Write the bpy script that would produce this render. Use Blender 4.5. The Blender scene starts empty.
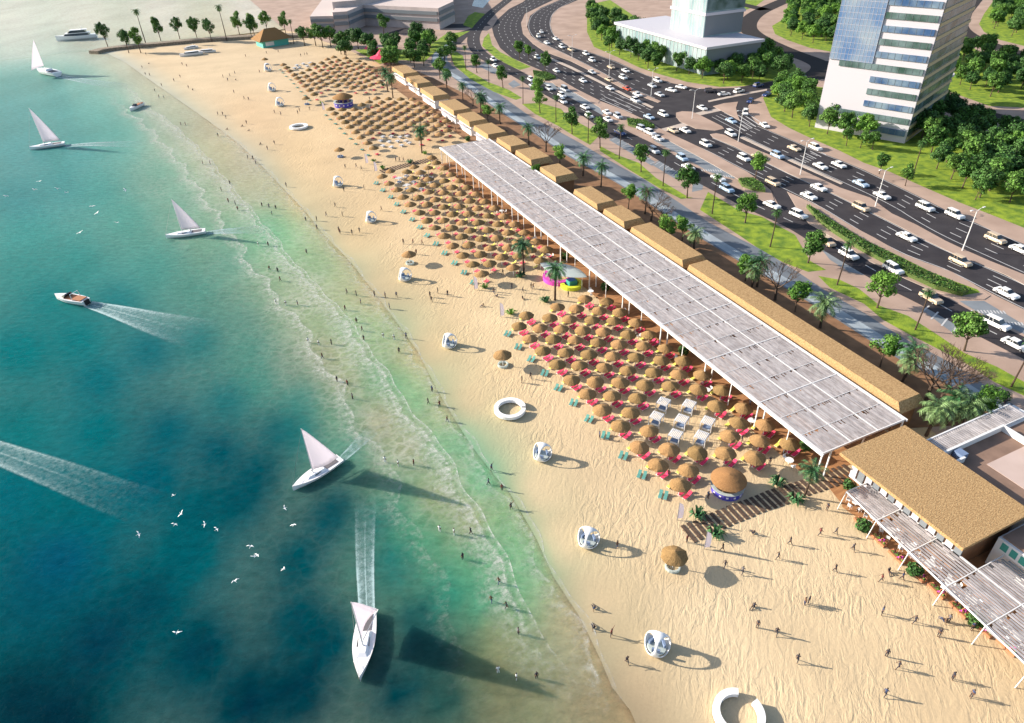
import bpy, bmesh, math, random
import numpy as np
from mathutils import Vector, Matrix
random.seed(7)
R_=math.radians
S=bpy.context.scene
C=S.collection
# ---------------------------------------------------------------- camera geometry (world: Z up, Y along the beach, X inland)
H=70.0; CX,CY=512.0,361.5
FOC=688.0329
_n=np.array([39.0,-971.5,-FOC]); _b=np.array([-393.0,471.5,-FOC])
ZC=-_n/np.linalg.norm(_n); YC=_b/np.linalg.norm(_b)
YC=YC-ZC*(YC@ZC); YC/=np.linalg.norm(YC); XC=np.cross(YC,ZC)
RM=np.array([XC,YC,ZC])
def G(x,y,h=0.0):
    r=RM@np.array([x-CX,-(y-CY),-FOC]); t=(h-H)/r[2]
    return Vector((r[0]*t,r[1]*t,h))
def GP(pts,h=0.0): return [G(x,y,h) for x,y in pts]
cam=bpy.data.cameras.new('camera'); co=bpy.data.objects.new('camera',cam); C.objects.link(co)
cam.sensor_width=36; cam.lens=FOC/1024*36; cam.clip_end=12000; cam.clip_start=1
M4=Matrix([[RM[i][j] for j in range(3)]+[0] for i in range(3)]+[[0,0,0,1]]); M4.translation=(0,0,H)
co.matrix_world=M4; S.camera=co
# ---------------------------------------------------------------- materials
def lin(c):
    return tuple((v/255/12.92 if v/255<=0.04045 else ((v/255+0.055)/1.055)**2.4) for v in c)
MATS={}
def mat(name,col,rough=0.8,var=0.0,scale=1.0,stretch=(1,1,1),bump=0.0,bscale=None,col2=None,spec=0.3,metal=0.0,island=0.0,objvar=0.0,trans=0.0,coord='Object',detail=3.0,objcols=None):
    """col: linear base colour. var mixes to col2 with a noise; island / objvar vary per leaf / per object."""
    m=bpy.data.materials.new(name); m.use_nodes=True; nt=m.node_tree; N=nt.nodes; L=nt.links
    p=N['Principled BSDF']; p.inputs['Roughness'].default_value=rough; p.inputs['Metallic'].default_value=metal
    p.inputs['Specular IOR Level'].default_value=spec
    base=N.new('ShaderNodeRGB'); base.outputs[0].default_value=(*col,1); out=base.outputs[0]
    if objcols:
        oi=N.new('ShaderNodeObjectInfo'); cr=N.new('ShaderNodeValToRGB'); cr.color_ramp.interpolation='CONSTANT'
        el=cr.color_ramp.elements
        for i,c in enumerate(objcols):
            if i<2: e=el[i]; e.position=i/len(objcols)
            else: e=el.new(i/len(objcols))
            e.color=(*c,1)
        L.new(oi.outputs['Random'],cr.inputs[0]); out=cr.outputs[0]
    if var>0:
        tc=N.new('ShaderNodeTexCoord'); mp=N.new('ShaderNodeMapping'); mp.inputs['Scale'].default_value=stretch
        nz=N.new('ShaderNodeTexNoise'); nz.inputs['Scale'].default_value=scale; nz.inputs['Detail'].default_value=detail
        if coord=='World':
            g=N.new('ShaderNodeNewGeometry'); L.new(g.outputs['Position'],mp.inputs[0])
        else: L.new(tc.outputs['Object'],mp.inputs[0])
        L.new(mp.outputs[0],nz.inputs['Vector'])
        mr=N.new('ShaderNodeMapRange'); mr.inputs[1].default_value=0.35; mr.inputs[2].default_value=0.65; mr.inputs[3].default_value=0; mr.inputs[4].default_value=var
        L.new(nz.outputs[0],mr.inputs[0])
        mx=N.new('ShaderNodeMix'); mx.data_type='RGBA'
        L.new(mr.outputs[0],mx.inputs[0]); L.new(out,mx.inputs[6]); mx.inputs[7].default_value=(*(col2 or tuple(v*0.5 for v in col)),1)
        out=mx.outputs[2]
        if bump>0:
            nb=nz
            if bscale:
                nb=N.new('ShaderNodeTexNoise'); nb.inputs['Scale'].default_value=bscale; nb.inputs['Detail'].default_value=2; L.new(mp.outputs[0],nb.inputs['Vector'])
            bp=N.new('ShaderNodeBump'); bp.inputs['Strength'].default_value=bump; bp.inputs['Distance'].default_value=0.1
            L.new(nb.outputs[0],bp.inputs['Height']); L.new(bp.outputs[0],p.inputs['Normal'])
    if island>0 or objvar>0:
        hs=N.new('ShaderNodeHueSaturation'); L.new(out,hs.inputs['Color']); out=hs.outputs[0]
        val=None
        if island>0:
            g=N.new('ShaderNodeNewGeometry'); r=N.new('ShaderNodeMapRange'); r.inputs[3].default_value=1-island; r.inputs[4].default_value=1+island
            L.new(g.outputs['Random Per Island'],r.inputs[0]); val=r.outputs[0]
        if objvar>0:
            oi=N.new('ShaderNodeObjectInfo'); r=N.new('ShaderNodeMapRange'); r.inputs[3].default_value=1-objvar; r.inputs[4].default_value=1+objvar
            L.new(oi.outputs['Random'],r.inputs[0])
            if val is None: val=r.outputs[0]
            else:
                mm=N.new('ShaderNodeMath'); mm.operation='MULTIPLY'; L.new(val,mm.inputs[0]); L.new(r.outputs[0],mm.inputs[1]); val=mm.outputs[0]
            r2=N.new('ShaderNodeMapRange'); r2.inputs[3].default_value=0.5+objvar*0.04; r2.inputs[4].default_value=0.5-objvar*0.04
            L.new(oi.outputs['Random'],r2.inputs[0]); L.new(r2.outputs[0],hs.inputs['Hue'])
        L.new(val,hs.inputs['Value'])
    L.new(out,p.inputs['Base Color'])
    if trans>0:
        t=N.new('ShaderNodeBsdfTranslucent'); L.new(out,t.inputs[0]); ms=N.new('ShaderNodeMixShader'); ms.inputs[0].default_value=trans
        L.new(p.outputs[0],ms.inputs[1]); L.new(t.outputs[0],ms.inputs[2]); L.new(ms.outputs[0],N['Material Output'].inputs[0])
    MATS[name]=m; return m
mat('thatch',(.33,.18,.07),.95,var=.75,scale=9,col2=(.20,.10,.035),bump=.7,bscale=14,objvar=.12,detail=5)
mat('thatch_old',(.33,.20,.082),.95,var=.75,scale=6,col2=(.20,.115,.045),bump=.7,bscale=14,objvar=.17,detail=5)
mat('thatch_roof',(.48,.315,.15),.95,var=.95,scale=3.2,stretch=(1,2.5,1),col2=(.27,.16,.07),bump=.8,bscale=5,coord='World',detail=7)
mat('wood_dark',(.06,.04,.03),.8,var=.7,scale=3,col2=(.14,.09,.06))
mat('wood_pole',(.30,.20,.12),.8)
mat('pergola_slat',(.43,.40,.40),.75,var=.95,scale=1.7,stretch=(1.6,.5,1),col2=(.27,.245,.245),coord='World',island=.16,detail=7)
mat('white_paint',(.70,.69,.68),.5,spec=.3)
mat('white_boat',(.80,.78,.78),.25,spec=.5)
mat('white_plastic',(.82,.81,.80),.35)
mat('sail',(.78,.74,.79),.7,trans=.6)
mat('glass_dark',(.02,.025,.03),.08,spec=.7)
mat('black',(.015,.015,.018),.6)
mat('pink',(.68,.05,.13),.7,objvar=.12)
mat('teal',(.12,.34,.29),.7,objvar=.1)
mat('yellow',(.85,.78,.15),.7,objvar=.1)
mat('cushion_blue',(.16,.22,.34),.8)
mat('trunk',(.12,.08,.055),.9,var=.6,scale=4)
mat('palm_trunk',(.10,.065,.045),.95,var=.8,scale=7)
mat('leaf',(.085,.185,.036),.6,island=.85,objvar=.25,trans=.28,spec=.2)
mat('leaf_light',(.125,.26,.04),.6,island=.5,objvar=.2,trans=.25,spec=.2)
mat('leaf_dark',(.055,.13,.032),.6,island=.85,objvar=.22,trans=.2,spec=.2)
mat('palm_leaf',(.05,.14,.05),.5,island=.8,objvar=.2,trans=.2,spec=.3)
mat('palm_leaf_pale',(.15,.24,.09),.5,island=.8,objvar=.15,trans=.2,spec=.3)
mat('hedge',(.10,.14,.03),.7,var=.9,scale=3,col2=(.05,.09,.02),bump=1,bscale=6)
mat('asphalt',(.026,.022,.026),.9,var=.85,scale=.22,col2=(.042,.037,.041),coord='World',detail=6)
mat('asphalt_road2',(.026,.019,.018),.9,var=.8,scale=.35,col2=(.018,.014,.014),coord='World',detail=6)
mat('paving',(.42,.30,.235),.85,var=.85,scale=.12,col2=(.31,.215,.165),coord='World',detail=8,bump=.2,bscale=3)
mat('paving_light',(.47,.39,.33),.8,var=.5,scale=.2,col2=(.38,.31,.26),coord='World')
mat('soil',(.27,.145,.075),.95,var=.9,scale=.5,col2=(.18,.095,.05),coord='World',detail=7)
mat('deck',(.42,.21,.09),.8,var=.8,scale=.6,stretch=(1,4,1),col2=(.27,.125,.055),coord='World')
mat('kerb',(.42,.35,.30),.8)
mat('promenade_light',(.36,.41,.44),.7,var=.9,scale=.35,stretch=(1.2,.4,1),col2=(.24,.27,.30),coord='World',detail=5)
mat('promenade',(.17,.19,.215),.7,var=.8,scale=.25,stretch=(1.2,.3,1),col2=(.115,.125,.14),coord='World',detail=5)
mat('parking',(.21,.23,.25),.8,var=.6,scale=.3,col2=(.15,.165,.18),coord='World')
mat('line_white',(.50,.49,.48),.7)
mat('grass',(.25,.33,.025),.95,var=.95,scale=.45,col2=(.085,.16,.018),coord='World',detail=8,bump=.8,bscale=4)
mat('wall_pink',(.50,.42,.40),.8,var=.3,scale=.2)
mat('roof_pink',(.58,.49,.45),.85,var=.5,scale=.03,col2=(.50,.41,.37),coord='World')
mat('band_grey',(.17,.19,.21),.3)
mat('tower_white',(.50,.48,.52),.6)
mat('tower_brown',(.48,.38,.22),.7)
mat('win_glass',(.04,.09,.20),.25,var=.95,scale=.16,stretch=(1,1,1.5),col2=(.20,.27,.33),coord='World',spec=.35,detail=6)
mat('win_green',(.035,.075,.06),.25,var=.95,scale=.2,col2=(.15,.21,.22),coord='World',spec=.35,detail=6)
mat('curtain_glass',(.08,.16,.32),.25,var=.95,scale=.14,col2=(.26,.32,.38),coord='World',spec=.35,detail=7)  # pale mottling in the colour stands in for reflections
mat('curtain_pale',(.18,.27,.29),.25,var=.95,scale=.14,stretch=(1,1,.5),col2=(.36,.42,.42),coord='World',spec=.35,detail=7)
mat('teal_wall',(.10,.42,.36),.7)
mat('roof_brown',(.26,.165,.12),.85,var=.5,scale=.4,coord='World')
mat('roof_pale',(.52,.40,.35),.85,var=.5,scale=.3,col2=(.44,.33,.28),coord='World')
mat('kiosk_blue',(.05,.06,.42),.5,var=.9,scale=2.2,col2=(.16,.10,.45),detail=1)
mat('magenta',(.62,.07,.42),.5)
mat('yellow_green',(.62,.68,.05),.5)
mat('membrane',(.62,.68,.66),.4,trans=.4)
mat('panel_blue',(.05,.16,.55),.3)
mat('panel_green',(.06,.30,.25),.3)
mat('chrome_grey',(.35,.35,.36),.4,metal=.5)
mat('terracotta',(.38,.16,.08),.8)
mat('rock',(.30,.24,.18),.95,var=.9,scale=1.5,col2=(.15,.12,.09))
mat('skin',(.16,.085,.055),.7)
mat('hair',(.02,.015,.012),.7)
mat('cloth_dark',(.03,.03,.045),.8)
mat('cloth_navy',(.04,.06,.13),.8)
mat('cloth_grey',(.13,.12,.13),.8)
mat('cloth_white',(.75,.74,.72),.8)
mat('cloth_red',(.14,.03,.03),.8)
mat('cloth_brown',(.14,.08,.05),.8)
mat('bird',(.85,.85,.84),.6)
CARCOL={'w':('white',(.80,.79,.77)),'s':('silver',(.48,.50,.53)),'b':('beige',(.55,.42,.29)),'k':('dark',(.04,.035,.05)),'r':('red',(.42,.05,.015)),'u':('dark blue',(.03,.05,.16)),'l':('pale blue',(.34,.46,.60))}
for k,(n,c) in CARCOL.items(): mat('car_'+k,c,.22,spec=.5)
# ---------------------------------------------------------------- mesh builder
class MB:
    def __init__(s): s.v=[]; s.f=[]; s.m=[]; s.mats=[]
    def mi(s,m):
        if m not in s.mats: s.mats.append(m)
        return s.mats.index(m)
    def add(s,vs,fs,m):
        b=len(s.v); s.v+= [tuple(v) for v in vs]; k=s.mi(m)
        for f in fs: s.f.append(tuple(b+i for i in f)); s.m.append(k)
    def box(s,x0,x1,y0,y1,z0,z1,m):
        vs=[(x,y,z) for z in (z0,z1) for y in (y0,y1) for x in (x0,x1)]
        s.add(vs,[(0,2,3,1),(4,5,7,6),(0,1,5,4),(2,6,7,3),(0,4,6,2),(1,3,7,5)],m)
    def obox(s,c,a,b,h,m):
        """box round a base centre with half vectors a, b and height h"""
        c=Vector(c);a=Vector(a);b=Vector(b);u=Vector((0,0,h))
        vs=[c+i*a+j*b+k*u for k in (0,1) for j in (-1,1) for i in (-1,1)]
        fl=[(0,2,3,1),(4,5,7,6),(0,1,5,4),(2,6,7,3),(0,4,6,2),(1,3,7,5)]
        s.add(vs,fl,m)
    def prism(s,poly,z0,z1,m,mtop=None):
        n=len(poly); ar=sum(poly[i][0]*poly[(i+1)%n][1]-poly[(i+1)%n][0]*poly[i][1] for i in range(n))
        p=list(poly) if ar>0 else list(poly)[::-1]
        s.add([(q[0],q[1],z0) for q in p]+[(q[0],q[1],z1) for q in p],[(i,(i+1)%n,n+(i+1)%n,n+i) for i in range(n)],m)
        s.add([(q[0],q[1],z1) for q in p],[tuple(range(n))],mtop or m)
        s.add([(q[0],q[1],z0) for q in p],[tuple(range(n))[::-1]],m)
    def sheet(s,poly,z,m):
        n=len(poly); ar=sum(poly[i][0]*poly[(i+1)%n][1]-poly[(i+1)%n][0]*poly[i][1] for i in range(n))
        p=list(poly) if ar>0 else list(poly)[::-1]
        s.add([(q[0],q[1],z) for q in p],[tuple(range(n))],m)
    def tube(s,pts,rs,m,n=6,cap=True):
        pts=[Vector(p) for p in pts]; rings=[]
        if not hasattr(rs,'__len__'): rs=[rs]*len(pts)
        vs=[]
        for i,p in enumerate(pts):
            d=(pts[min(i+1,len(pts)-1)]-pts[max(i-1,0)]).normalized()
            a=d.cross(Vector((0,0,1)));
            if a.length<1e-3: a=Vector((1,0,0))
            a.normalize(); b=d.cross(a)
            vs+=[p+rs[i]*(math.cos(2*math.pi*k/n)*a+math.sin(2*math.pi*k/n)*b) for k in range(n)]
        fs=[(i*n+k,(i+1)*n+k,(i+1)*n+(k+1)%n,i*n+(k+1)%n) for i in range(len(pts)-1) for k in range(n)]
        if cap: fs+= [tuple(range(n)),tuple(range((len(pts)-1)*n,len(pts)*n))[::-1]]
        s.add(vs,fs,m)
    def lathe(s,prof,m,n=16,c=(0,0),cap=False):
        vs=[(c[0]+r*math.cos(2*math.pi*k/n),c[1]+r*math.sin(2*math.pi*k/n),z) for r,z in prof for k in range(n)]
        fs=[(i*n+k,i*n+(k+1)%n,(i+1)*n+(k+1)%n,(i+1)*n+k) for i in range(len(prof)-1) for k in range(n)]
        if cap: fs+=[tuple(range(n))[::-1],tuple(range((len(prof)-1)*n,len(prof)*n))]
        s.add(vs,fs,m)
    def mesh(s,name,smooth=False):
        me=bpy.data.meshes.new(name); me.from_pydata(s.v,[],s.f)
        for m in s.mats: me.materials.append(MATS[m])
        me.polygons.foreach_set('material_index',s.m)
        if smooth: me.polygons.foreach_set('use_smooth',[True]*len(s.f))
        me.update(); return me
    def build(s,name,parent=None,smooth=False,loc=None):
        o=bpy.data.objects.new(name,s.mesh(name,smooth)); C.objects.link(o)
        if parent: o.parent=parent
        if loc: o.location=loc
        return o
def tag(o,label=None,cat=None,group=None,kind=None):
    if label: o['label']=label
    if cat: o['category']=cat
    if group: o['group']=group
    if kind: o['kind']=kind
    return o
def empty(name,loc=(0,0,0),rz=0):
    o=bpy.data.objects.new(name,None); C.objects.link(o); o.location=loc; o.rotation_euler=(0,0,rz); o.empty_display_size=.3; return o
CH={}
def kids(o): return CH.get(o,[]) 
def inst(name,parts,loc,rz=0,sc=1.0,label=None,cat=None,group=None):
    """a thing = an Empty carrying one object per (part name, mesh, [sub-parts]); meshes are shared between copies"""
    r=empty(name,loc,rz); r.scale=(sc,sc,sc) if not hasattr(sc,'__len__') else sc
    for p in parts:
        o=bpy.data.objects.new(p[0],p[1]); C.objects.link(o); o.parent=r
        if len(p)>2:
            for q in p[2]:
                u=bpy.data.objects.new(q[0],q[1]); C.objects.link(u); u.parent=o
    return tag(r,label,cat,group)
def single(name,me,loc,rz=0,sc=1.0,label=None,cat=None,group=None):
    r=bpy.data.objects.new(name,me); C.objects.link(r); r.location=loc; r.rotation_euler=(0,0,rz); r.scale=(sc,sc,sc)
    return tag(r,label,cat,group)
_o='zeroth first second third fourth fifth sixth seventh eighth ninth tenth eleventh twelfth thirteenth fourteenth fifteenth sixteenth seventeenth eighteenth nineteenth twentieth'.split()
def nth(i):
    if i<=20: return _o[i]
    return '%d%s'%(i,{1:'st',2:'nd',3:'rd'}.get(i%10,'th') if i//10!=1 else 'th')
def struct(o): o['kind']='structure'; return o
# ---------------------------------------------------------------- world, sun
w=bpy.data.worlds.new('World'); S.world=w; w.use_nodes=True
nt=w.node_tree; bg=nt.nodes['Background']; sk=nt.nodes.new('ShaderNodeTexSky'); sk.sky_type='NISHITA'; sk.sun_disc=False
SUNEL=21.5; sdir=Vector((-.76,.65,0)).normalized()
sk.sun_elevation=R_(SUNEL); sk.sun_rotation=math.atan2(sdir.x,sdir.y); sk.air_density=1.0; sk.dust_density=1.2; sk.ozone_density=1.0
nt.links.new(sk.outputs[0],bg.inputs[0]); bg.inputs[1].default_value=.11
sl=bpy.data.lights.new('sun','SUN'); sl.energy=5; sl.angle=R_(.6); sl.color=(1,.91,.79)
so=bpy.data.objects.new('sun',sl); C.objects.link(so)
so.rotation_euler=Vector((sdir.x*math.cos(R_(SUNEL)),sdir.y*math.cos(R_(SUNEL)),math.sin(R_(SUNEL)))).to_track_quat('Z','Y').to_euler()
S.view_settings.view_transform='Standard'; S.view_settings.look='None'; S.view_settings.exposure=1.03; S.view_settings.gamma=1
S.cycles.use_denoising=True
S.cycles.max_bounces=6; S.cycles.transparent_max_bounces=8; S.cycles.diffuse_bounces=3; S.cycles.glossy_bounces=3
# ---------------------------------------------------------------- SEA AND SAND
WL=[(66,459.5),(66,700),(200,1200),(1500,5000),(-34,457.5),(-32.6,457),(-20.5,414),(-10.5,364),(6.4,282),(13.2,246),(17.0,216),(18.8,199),(21.3,176.5),(22.1,162),(24.5,142.5),(25.4,125),(25.9,113),(26.3,101),(25.4,87),(25.3,73.6),(25.9,65.7),(26.4,61.6),(26.0,53),(25.2,47.3),(25.3,40.6),(24.7,35.2),(24.0,31.1),(24.5,29),(23,20),(20,0),(16,-40),(0,-200)]
WL=sorted([(y,x) for x,y in WL]); WLy=np.array([a for a,_ in WL]); WLx=np.array([b for _,b in WL])
def wline(Y): return np.interp(Y,WLy,WLx)
CP=[ # px, py, sRGB seen, foam
(20,700,8,58,72,0),(60,720,8,50,65,0),(100,640,10,65,85,0),(40,600,14,88,105,0),(60,560,18,90,120,0),(190,555,18,98,112,0),(150,600,12,75,92,0),(200,650,10,62,80,0),(250,700,8,50,70,0),(300,690,8,52,72,0),(300,620,10,70,88,0),(330,640,10,62,82,0),(400,690,8,60,78,0),(440,660,10,68,80,0),(420,620,10,75,92,0),(300,560,12,75,92,0),(330,520,12,72,92,0),(340,500,10,68,88,0),(380,520,25,105,112,0),(395,560,25,112,118,0),(400,500,90,160,140,0),
(450,590,45,145,130,0),(430,540,85,160,130,0),(410,530,90,165,135,0),(470,560,115,180,145,0),(480,600,100,180,150,0),(500,560,135,190,150,.1),(520,600,130,190,150,.1),(460,640,70,105,95,0),(480,660,120,135,105,0),(450,700,25,75,80,0),(500,640,170,168,130,.1),(500,700,130,130,105,0),(540,680,140,145,115,.05),(570,660,170,170,145,.1),(540,640,150,170,140,.15),(590,700,160,150,125,0),(640,720,175,160,130,0),(600,640,200,185,150,0),(560,620,190,180,150,.05),(530,560,130,190,150,.1),
(10,500,40,110,125,0),(60,500,34,108,118,0),(100,500,30,105,118,0),(150,480,28,95,115,0),(100,430,42,115,125,0),(20,430,52,125,130,0),(170,430,35,98,115,0),(230,400,40,115,125,0),(220,450,20,82,102,0),(260,470,12,75,95,0),(280,430,20,90,108,0),(240,500,18,80,98,0),(200,510,22,90,105,0),
(20,350,40,125,132,0),(80,340,42,128,135,0),(150,350,35,110,125,0),(200,340,45,125,132,0),(100,380,42,112,125,0),(260,380,80,150,140,0),(300,400,70,150,145,0),(300,430,35,125,130,0),(340,410,120,165,140,.15),(350,450,90,160,145,.05),
(20,270,85,158,155,0),(80,260,75,155,152,0),(150,270,90,160,155,0),(50,300,48,135,140,0),(120,300,45,130,138,0),(200,290,95,155,145,0),(240,320,110,155,145,0),(230,260,115,165,155,0),(250,350,95,155,145,.05),(290,370,140,160,145,.15),
(20,200,92,158,165,0),(60,185,100,165,168,0),(100,190,98,172,168,0),(30,230,88,162,158,0),(130,220,105,175,165,0),(170,170,120,190,175,.1),(190,200,120,180,165,.1),(220,230,125,180,160,.15),(160,260,105,168,158,0),
(20,150,120,180,185,0),(80,150,108,180,182,0),(120,140,110,185,180,0),(20,110,135,192,195,0),(60,110,130,192,192,0),(100,110,122,190,186,0),(130,125,130,195,185,0),(20,80,165,208,205,0),(80,80,160,208,202,0),(110,90,165,208,195,0),(20,55,205,218,210,0),(60,55,205,222,212,0),(100,62,215,220,200,0),(10,20,246,240,232,0),(80,20,246,240,232,0),(160,10,246,240,232,0),(250,8,244,238,232,0),(20,40,226,228,218,0),(90,45,230,226,212,0),  # near-white far tones: haze painted into the water colour
(140,70,222,212,188,0),(120,62,222,215,195,0),(160,90,220,212,185,0),(150,110,205,212,190,.2),(170,140,190,200,178,.6),(190,165,180,200,175,.7),(210,190,175,198,170,.7),(230,210,170,195,165,.7),(200,150,205,200,165,.2),(220,160,205,195,158,.1),(240,185,205,198,168,.2),(260,195,205,200,175,.3),(240,160,215,205,185,.3),(215,130,222,208,180,.2),
(245,230,140,195,160,.4),(262,225,120,195,160,.3),(275,235,110,195,155,.1),(290,245,130,200,160,.1),(300,240,190,200,165,.3),(280,260,165,190,155,.6),(300,290,170,185,155,.7),(320,265,155,195,155,.3),(340,290,185,195,160,.3),(318,320,165,185,150,.7),(330,350,185,182,150,.8),(350,380,185,180,148,.8),(350,330,140,195,155,.4),(370,330,165,195,155,.3),(370,300,195,195,162,.3),(390,340,175,200,160,.3),(372,375,120,190,150,.2),(400,380,110,195,155,.15),(420,400,115,195,155,.1),(380,420,190,180,150,.8),(410,450,190,185,155,.8),(400,480,140,180,150,.3),(440,440,130,195,158,.2),(460,440,125,195,158,.1),(430,490,165,180,140,.5),(450,480,160,185,150,.6),(480,480,110,195,155,.1),(440,500,170,180,135,.4),(470,520,190,185,150,.6),(500,520,140,185,140,.1),(500,545,130,190,150,.2),(420,380,190,200,160,.1),(440,400,200,195,155,.1),(450,420,190,195,158,.1),(410,360,215,200,160,.1),
# sand
(300,200,235,208,165,0),(350,240,238,210,165,0),(330,215,228,205,165,0),(250,120,240,210,170,0),(200,80,240,218,182,0),(280,60,238,215,180,0),(240,60,240,218,182,0),(380,290,240,212,168,0),(430,350,240,212,168,0),(500,330,246,222,180,0),(470,400,242,215,172,0),(540,490,242,218,178,0),(560,540,240,215,175,0),(600,600,236,212,172,0),(640,690,205,182,148,0),(700,620,244,222,184,0),(800,560,246,222,182,0),(850,640,244,220,180,0),(950,690,235,210,170,0),(750,700,222,198,160,0),(620,500,246,222,182,0),(700,380,240,212,168,0),(600,440,245,220,180,0),(420,230,244,218,176,0),(340,130,242,214,172,0),(400,110,235,205,165,0),(450,170,235,205,162,0),(300,160,240,212,168,0)]  # dimmer tones along the bottom carry vignette darkening in the sand colour
KW=np.array([.585,.565,.535])
CPW=np.array([list(G(c[0],c[1]))[:2] for c in CP]); CPC=np.array([list(lin(c[2:5]))+[c[5]] for c in CP])
def tint(P,only=None):
    _cpw,_cpc=(CPW,CPC) if only is None else (CPW[only],CPC[only])
    P=np.asarray(P,float); out=np.zeros((len(P),4))
    # control points compared on a map scaled by distance, so far points reach wider
    def emb(q):
        r=np.sqrt(q[:,0]**2+q[:,1]**2+H*H); return q,r
    rc=np.sqrt((_cpw**2).sum(1)+H*H)
    # local scale: along-view distances stretch with r^2/H, across with r
    for a in range(0,len(P),4000):
        p=P[a:a+4000]; rp=np.sqrt((p**2).sum(1)+H*H)
        d=p[:,None,:]-_cpw[None]; rr=(rp[:,None]+rc[None])/2
        u=p/np.maximum(np.sqrt((p**2).sum(1)),1)[:,None]
        al=(d*u[:,None,:]).sum(2); ac=d[...,0]*u[:,None,1]-d[...,1]*u[:,None,0]
        D=(al*H/rr**2)**2+(ac/rr)**2
        wg=1/(D**1.4+2e-5)
        out[a:a+4000]=(wg@_cpc)/wg.sum(1)[:,None]
    return out
def grid(name,svals,yvals,sign,z,matname):
    YY=np.array(yvals); X0=wline(YY)
    pts=np.array([[X0[j]+sign*s,YY[j]] for j in range(len(YY)) for s in svals])
    t=tint(pts); n=len(svals)
    if sign>0:
        dry=np.array([c[2]>=226 and c[3]<=223 and c[1]>50 for c in CP]); td=tint(pts,dry); ss=np.tile(np.clip((np.array(svals,float)-.5)/12,0,1),len(YY))[:,None]; t=t*(1-ss)+td*ss
    fs=[]
    for j in range(len(YY)-1):
        for i in range(n-1):
            q=(j*n+i,j*n+i+1,(j+1)*n+i+1,(j+1)*n+i)
            fs.append(q if sign>0 else q[::-1])
    me=bpy.data.meshes.new(name); me.from_pydata([(a,b,z) for a,b in pts],[],fs)
    at=me.color_attributes.new('tint','FLOAT_COLOR','POINT'); 
    col=np.ones((len(pts),4)); fr=np.sqrt((pts**2).sum(1)); k_=(1-np.clip((fr-180)/260,0,1)*np.clip((470-fr)/60,0,1)*.36*(sign<0)*np.clip((np.tile(np.array(svals,float),len(YY))-8)/30,0,1))[:,None]*np.ones((1,3)); k_[:,0]=k_[:,0]**2.2; col[:,:3]=np.clip(t[:,:3]-np.array([.020,.014,.013])*(sign<0),.0008,1)*k_*(KW if sign<0 else np.array([.640,.618,.595])); at.data.foreach_set('color',col.ravel())  # far water painted darker with distance, countering grazing sky reflection
    fo=me.attributes.new('foam','FLOAT','POINT'); fo.data.foreach_set('value',t[:,3].astype(float))
    dw=me.attributes.new('shore','FLOAT','POINT'); dw.data.foreach_set('value',np.tile(np.array(svals,float),len(YY)))
    me.materials.append(MATS[matname]); me.update()
    o=bpy.data.objects.new(name,me); C.objects.link(o); return struct(o)
def node_mat(name):
    m=bpy.data.materials.new(name); m.use_nodes=True; MATS[name]=m; return m,m.node_tree.nodes,m.node_tree.links
def attr(N,n,out='Color'):
    a=N.new('ShaderNodeAttribute'); a.attribute_name=n; return a.outputs[out]
def noise(N,L,scale,stretch=(1,1,1),rot=0,detail=3,rough=.5,dist=0):
    g=N.new('ShaderNodeNewGeometry'); mp=N.new('ShaderNodeMapping'); mp.inputs['Rotation'].default_value=(0,0,rot); 
    m0=N.new('ShaderNodeMapping'); m0.inputs['Scale'].default_value=stretch
    L.new(g.outputs['Position'],mp.inputs[0]); L.new(mp.outputs[0],m0.inputs[0])
    n=N.new('ShaderNodeTexNoise'); n.inputs['Scale'].default_value=scale; n.inputs['Detail'].default_value=detail; n.inputs['Roughness'].default_value=rough; n.inputs['Distortion'].default_value=dist
    L.new(m0.outputs[0],n.inputs['Vector']); return n.outputs[0]
def mrange(N,L,src,a,b,c,d):
    r=N.new('ShaderNodeMapRange'); L.new(src,r.inputs[0])
    for i,v in enumerate((a,b,c,d)): r.inputs[i+1].default_value=v
    return r.outputs[0]
def math_(N,L,op,a,b):
    m=N.new('ShaderNodeMath'); m.operation=op
    for i,v in enumerate((a,b)):
        if hasattr(v,'links'): L.new(v,m.inputs[i])
        else: m.inputs[i].default_value=v
    return m.outputs[0]
def mix(N,L,f,a,b):
    m=N.new('ShaderNodeMix'); m.data_type='RGBA'
    for i,v in zip((0,6,7),(f,a,b)):
        if hasattr(v,'links'): L.new(v,m.inputs[i])
        else: m.inputs[i].default_value=v if i==0 else (*v,1)
    return m.outputs[2]
# water
m,N,L=node_mat('sea_water'); p=N['Principled BSDF']
t=attr(N,'tint')
n1=noise(N,L,.035,(1,.6,1),.4,6,.6,.5); n2=noise(N,L,.5,(1,2,1),.5,5,.6)
hs=N.new('ShaderNodeHueSaturation'); L.new(t,hs.inputs['Color'])
hs.inputs['Saturation'].default_value=1.10
v=math_(N,L,'MULTIPLY',mrange(N,L,n1,.3,.7,.88,1.13),mrange(N,L,n2,.3,.7,.84,1.16)); L.new(v,hs.inputs['Value'])
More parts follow.
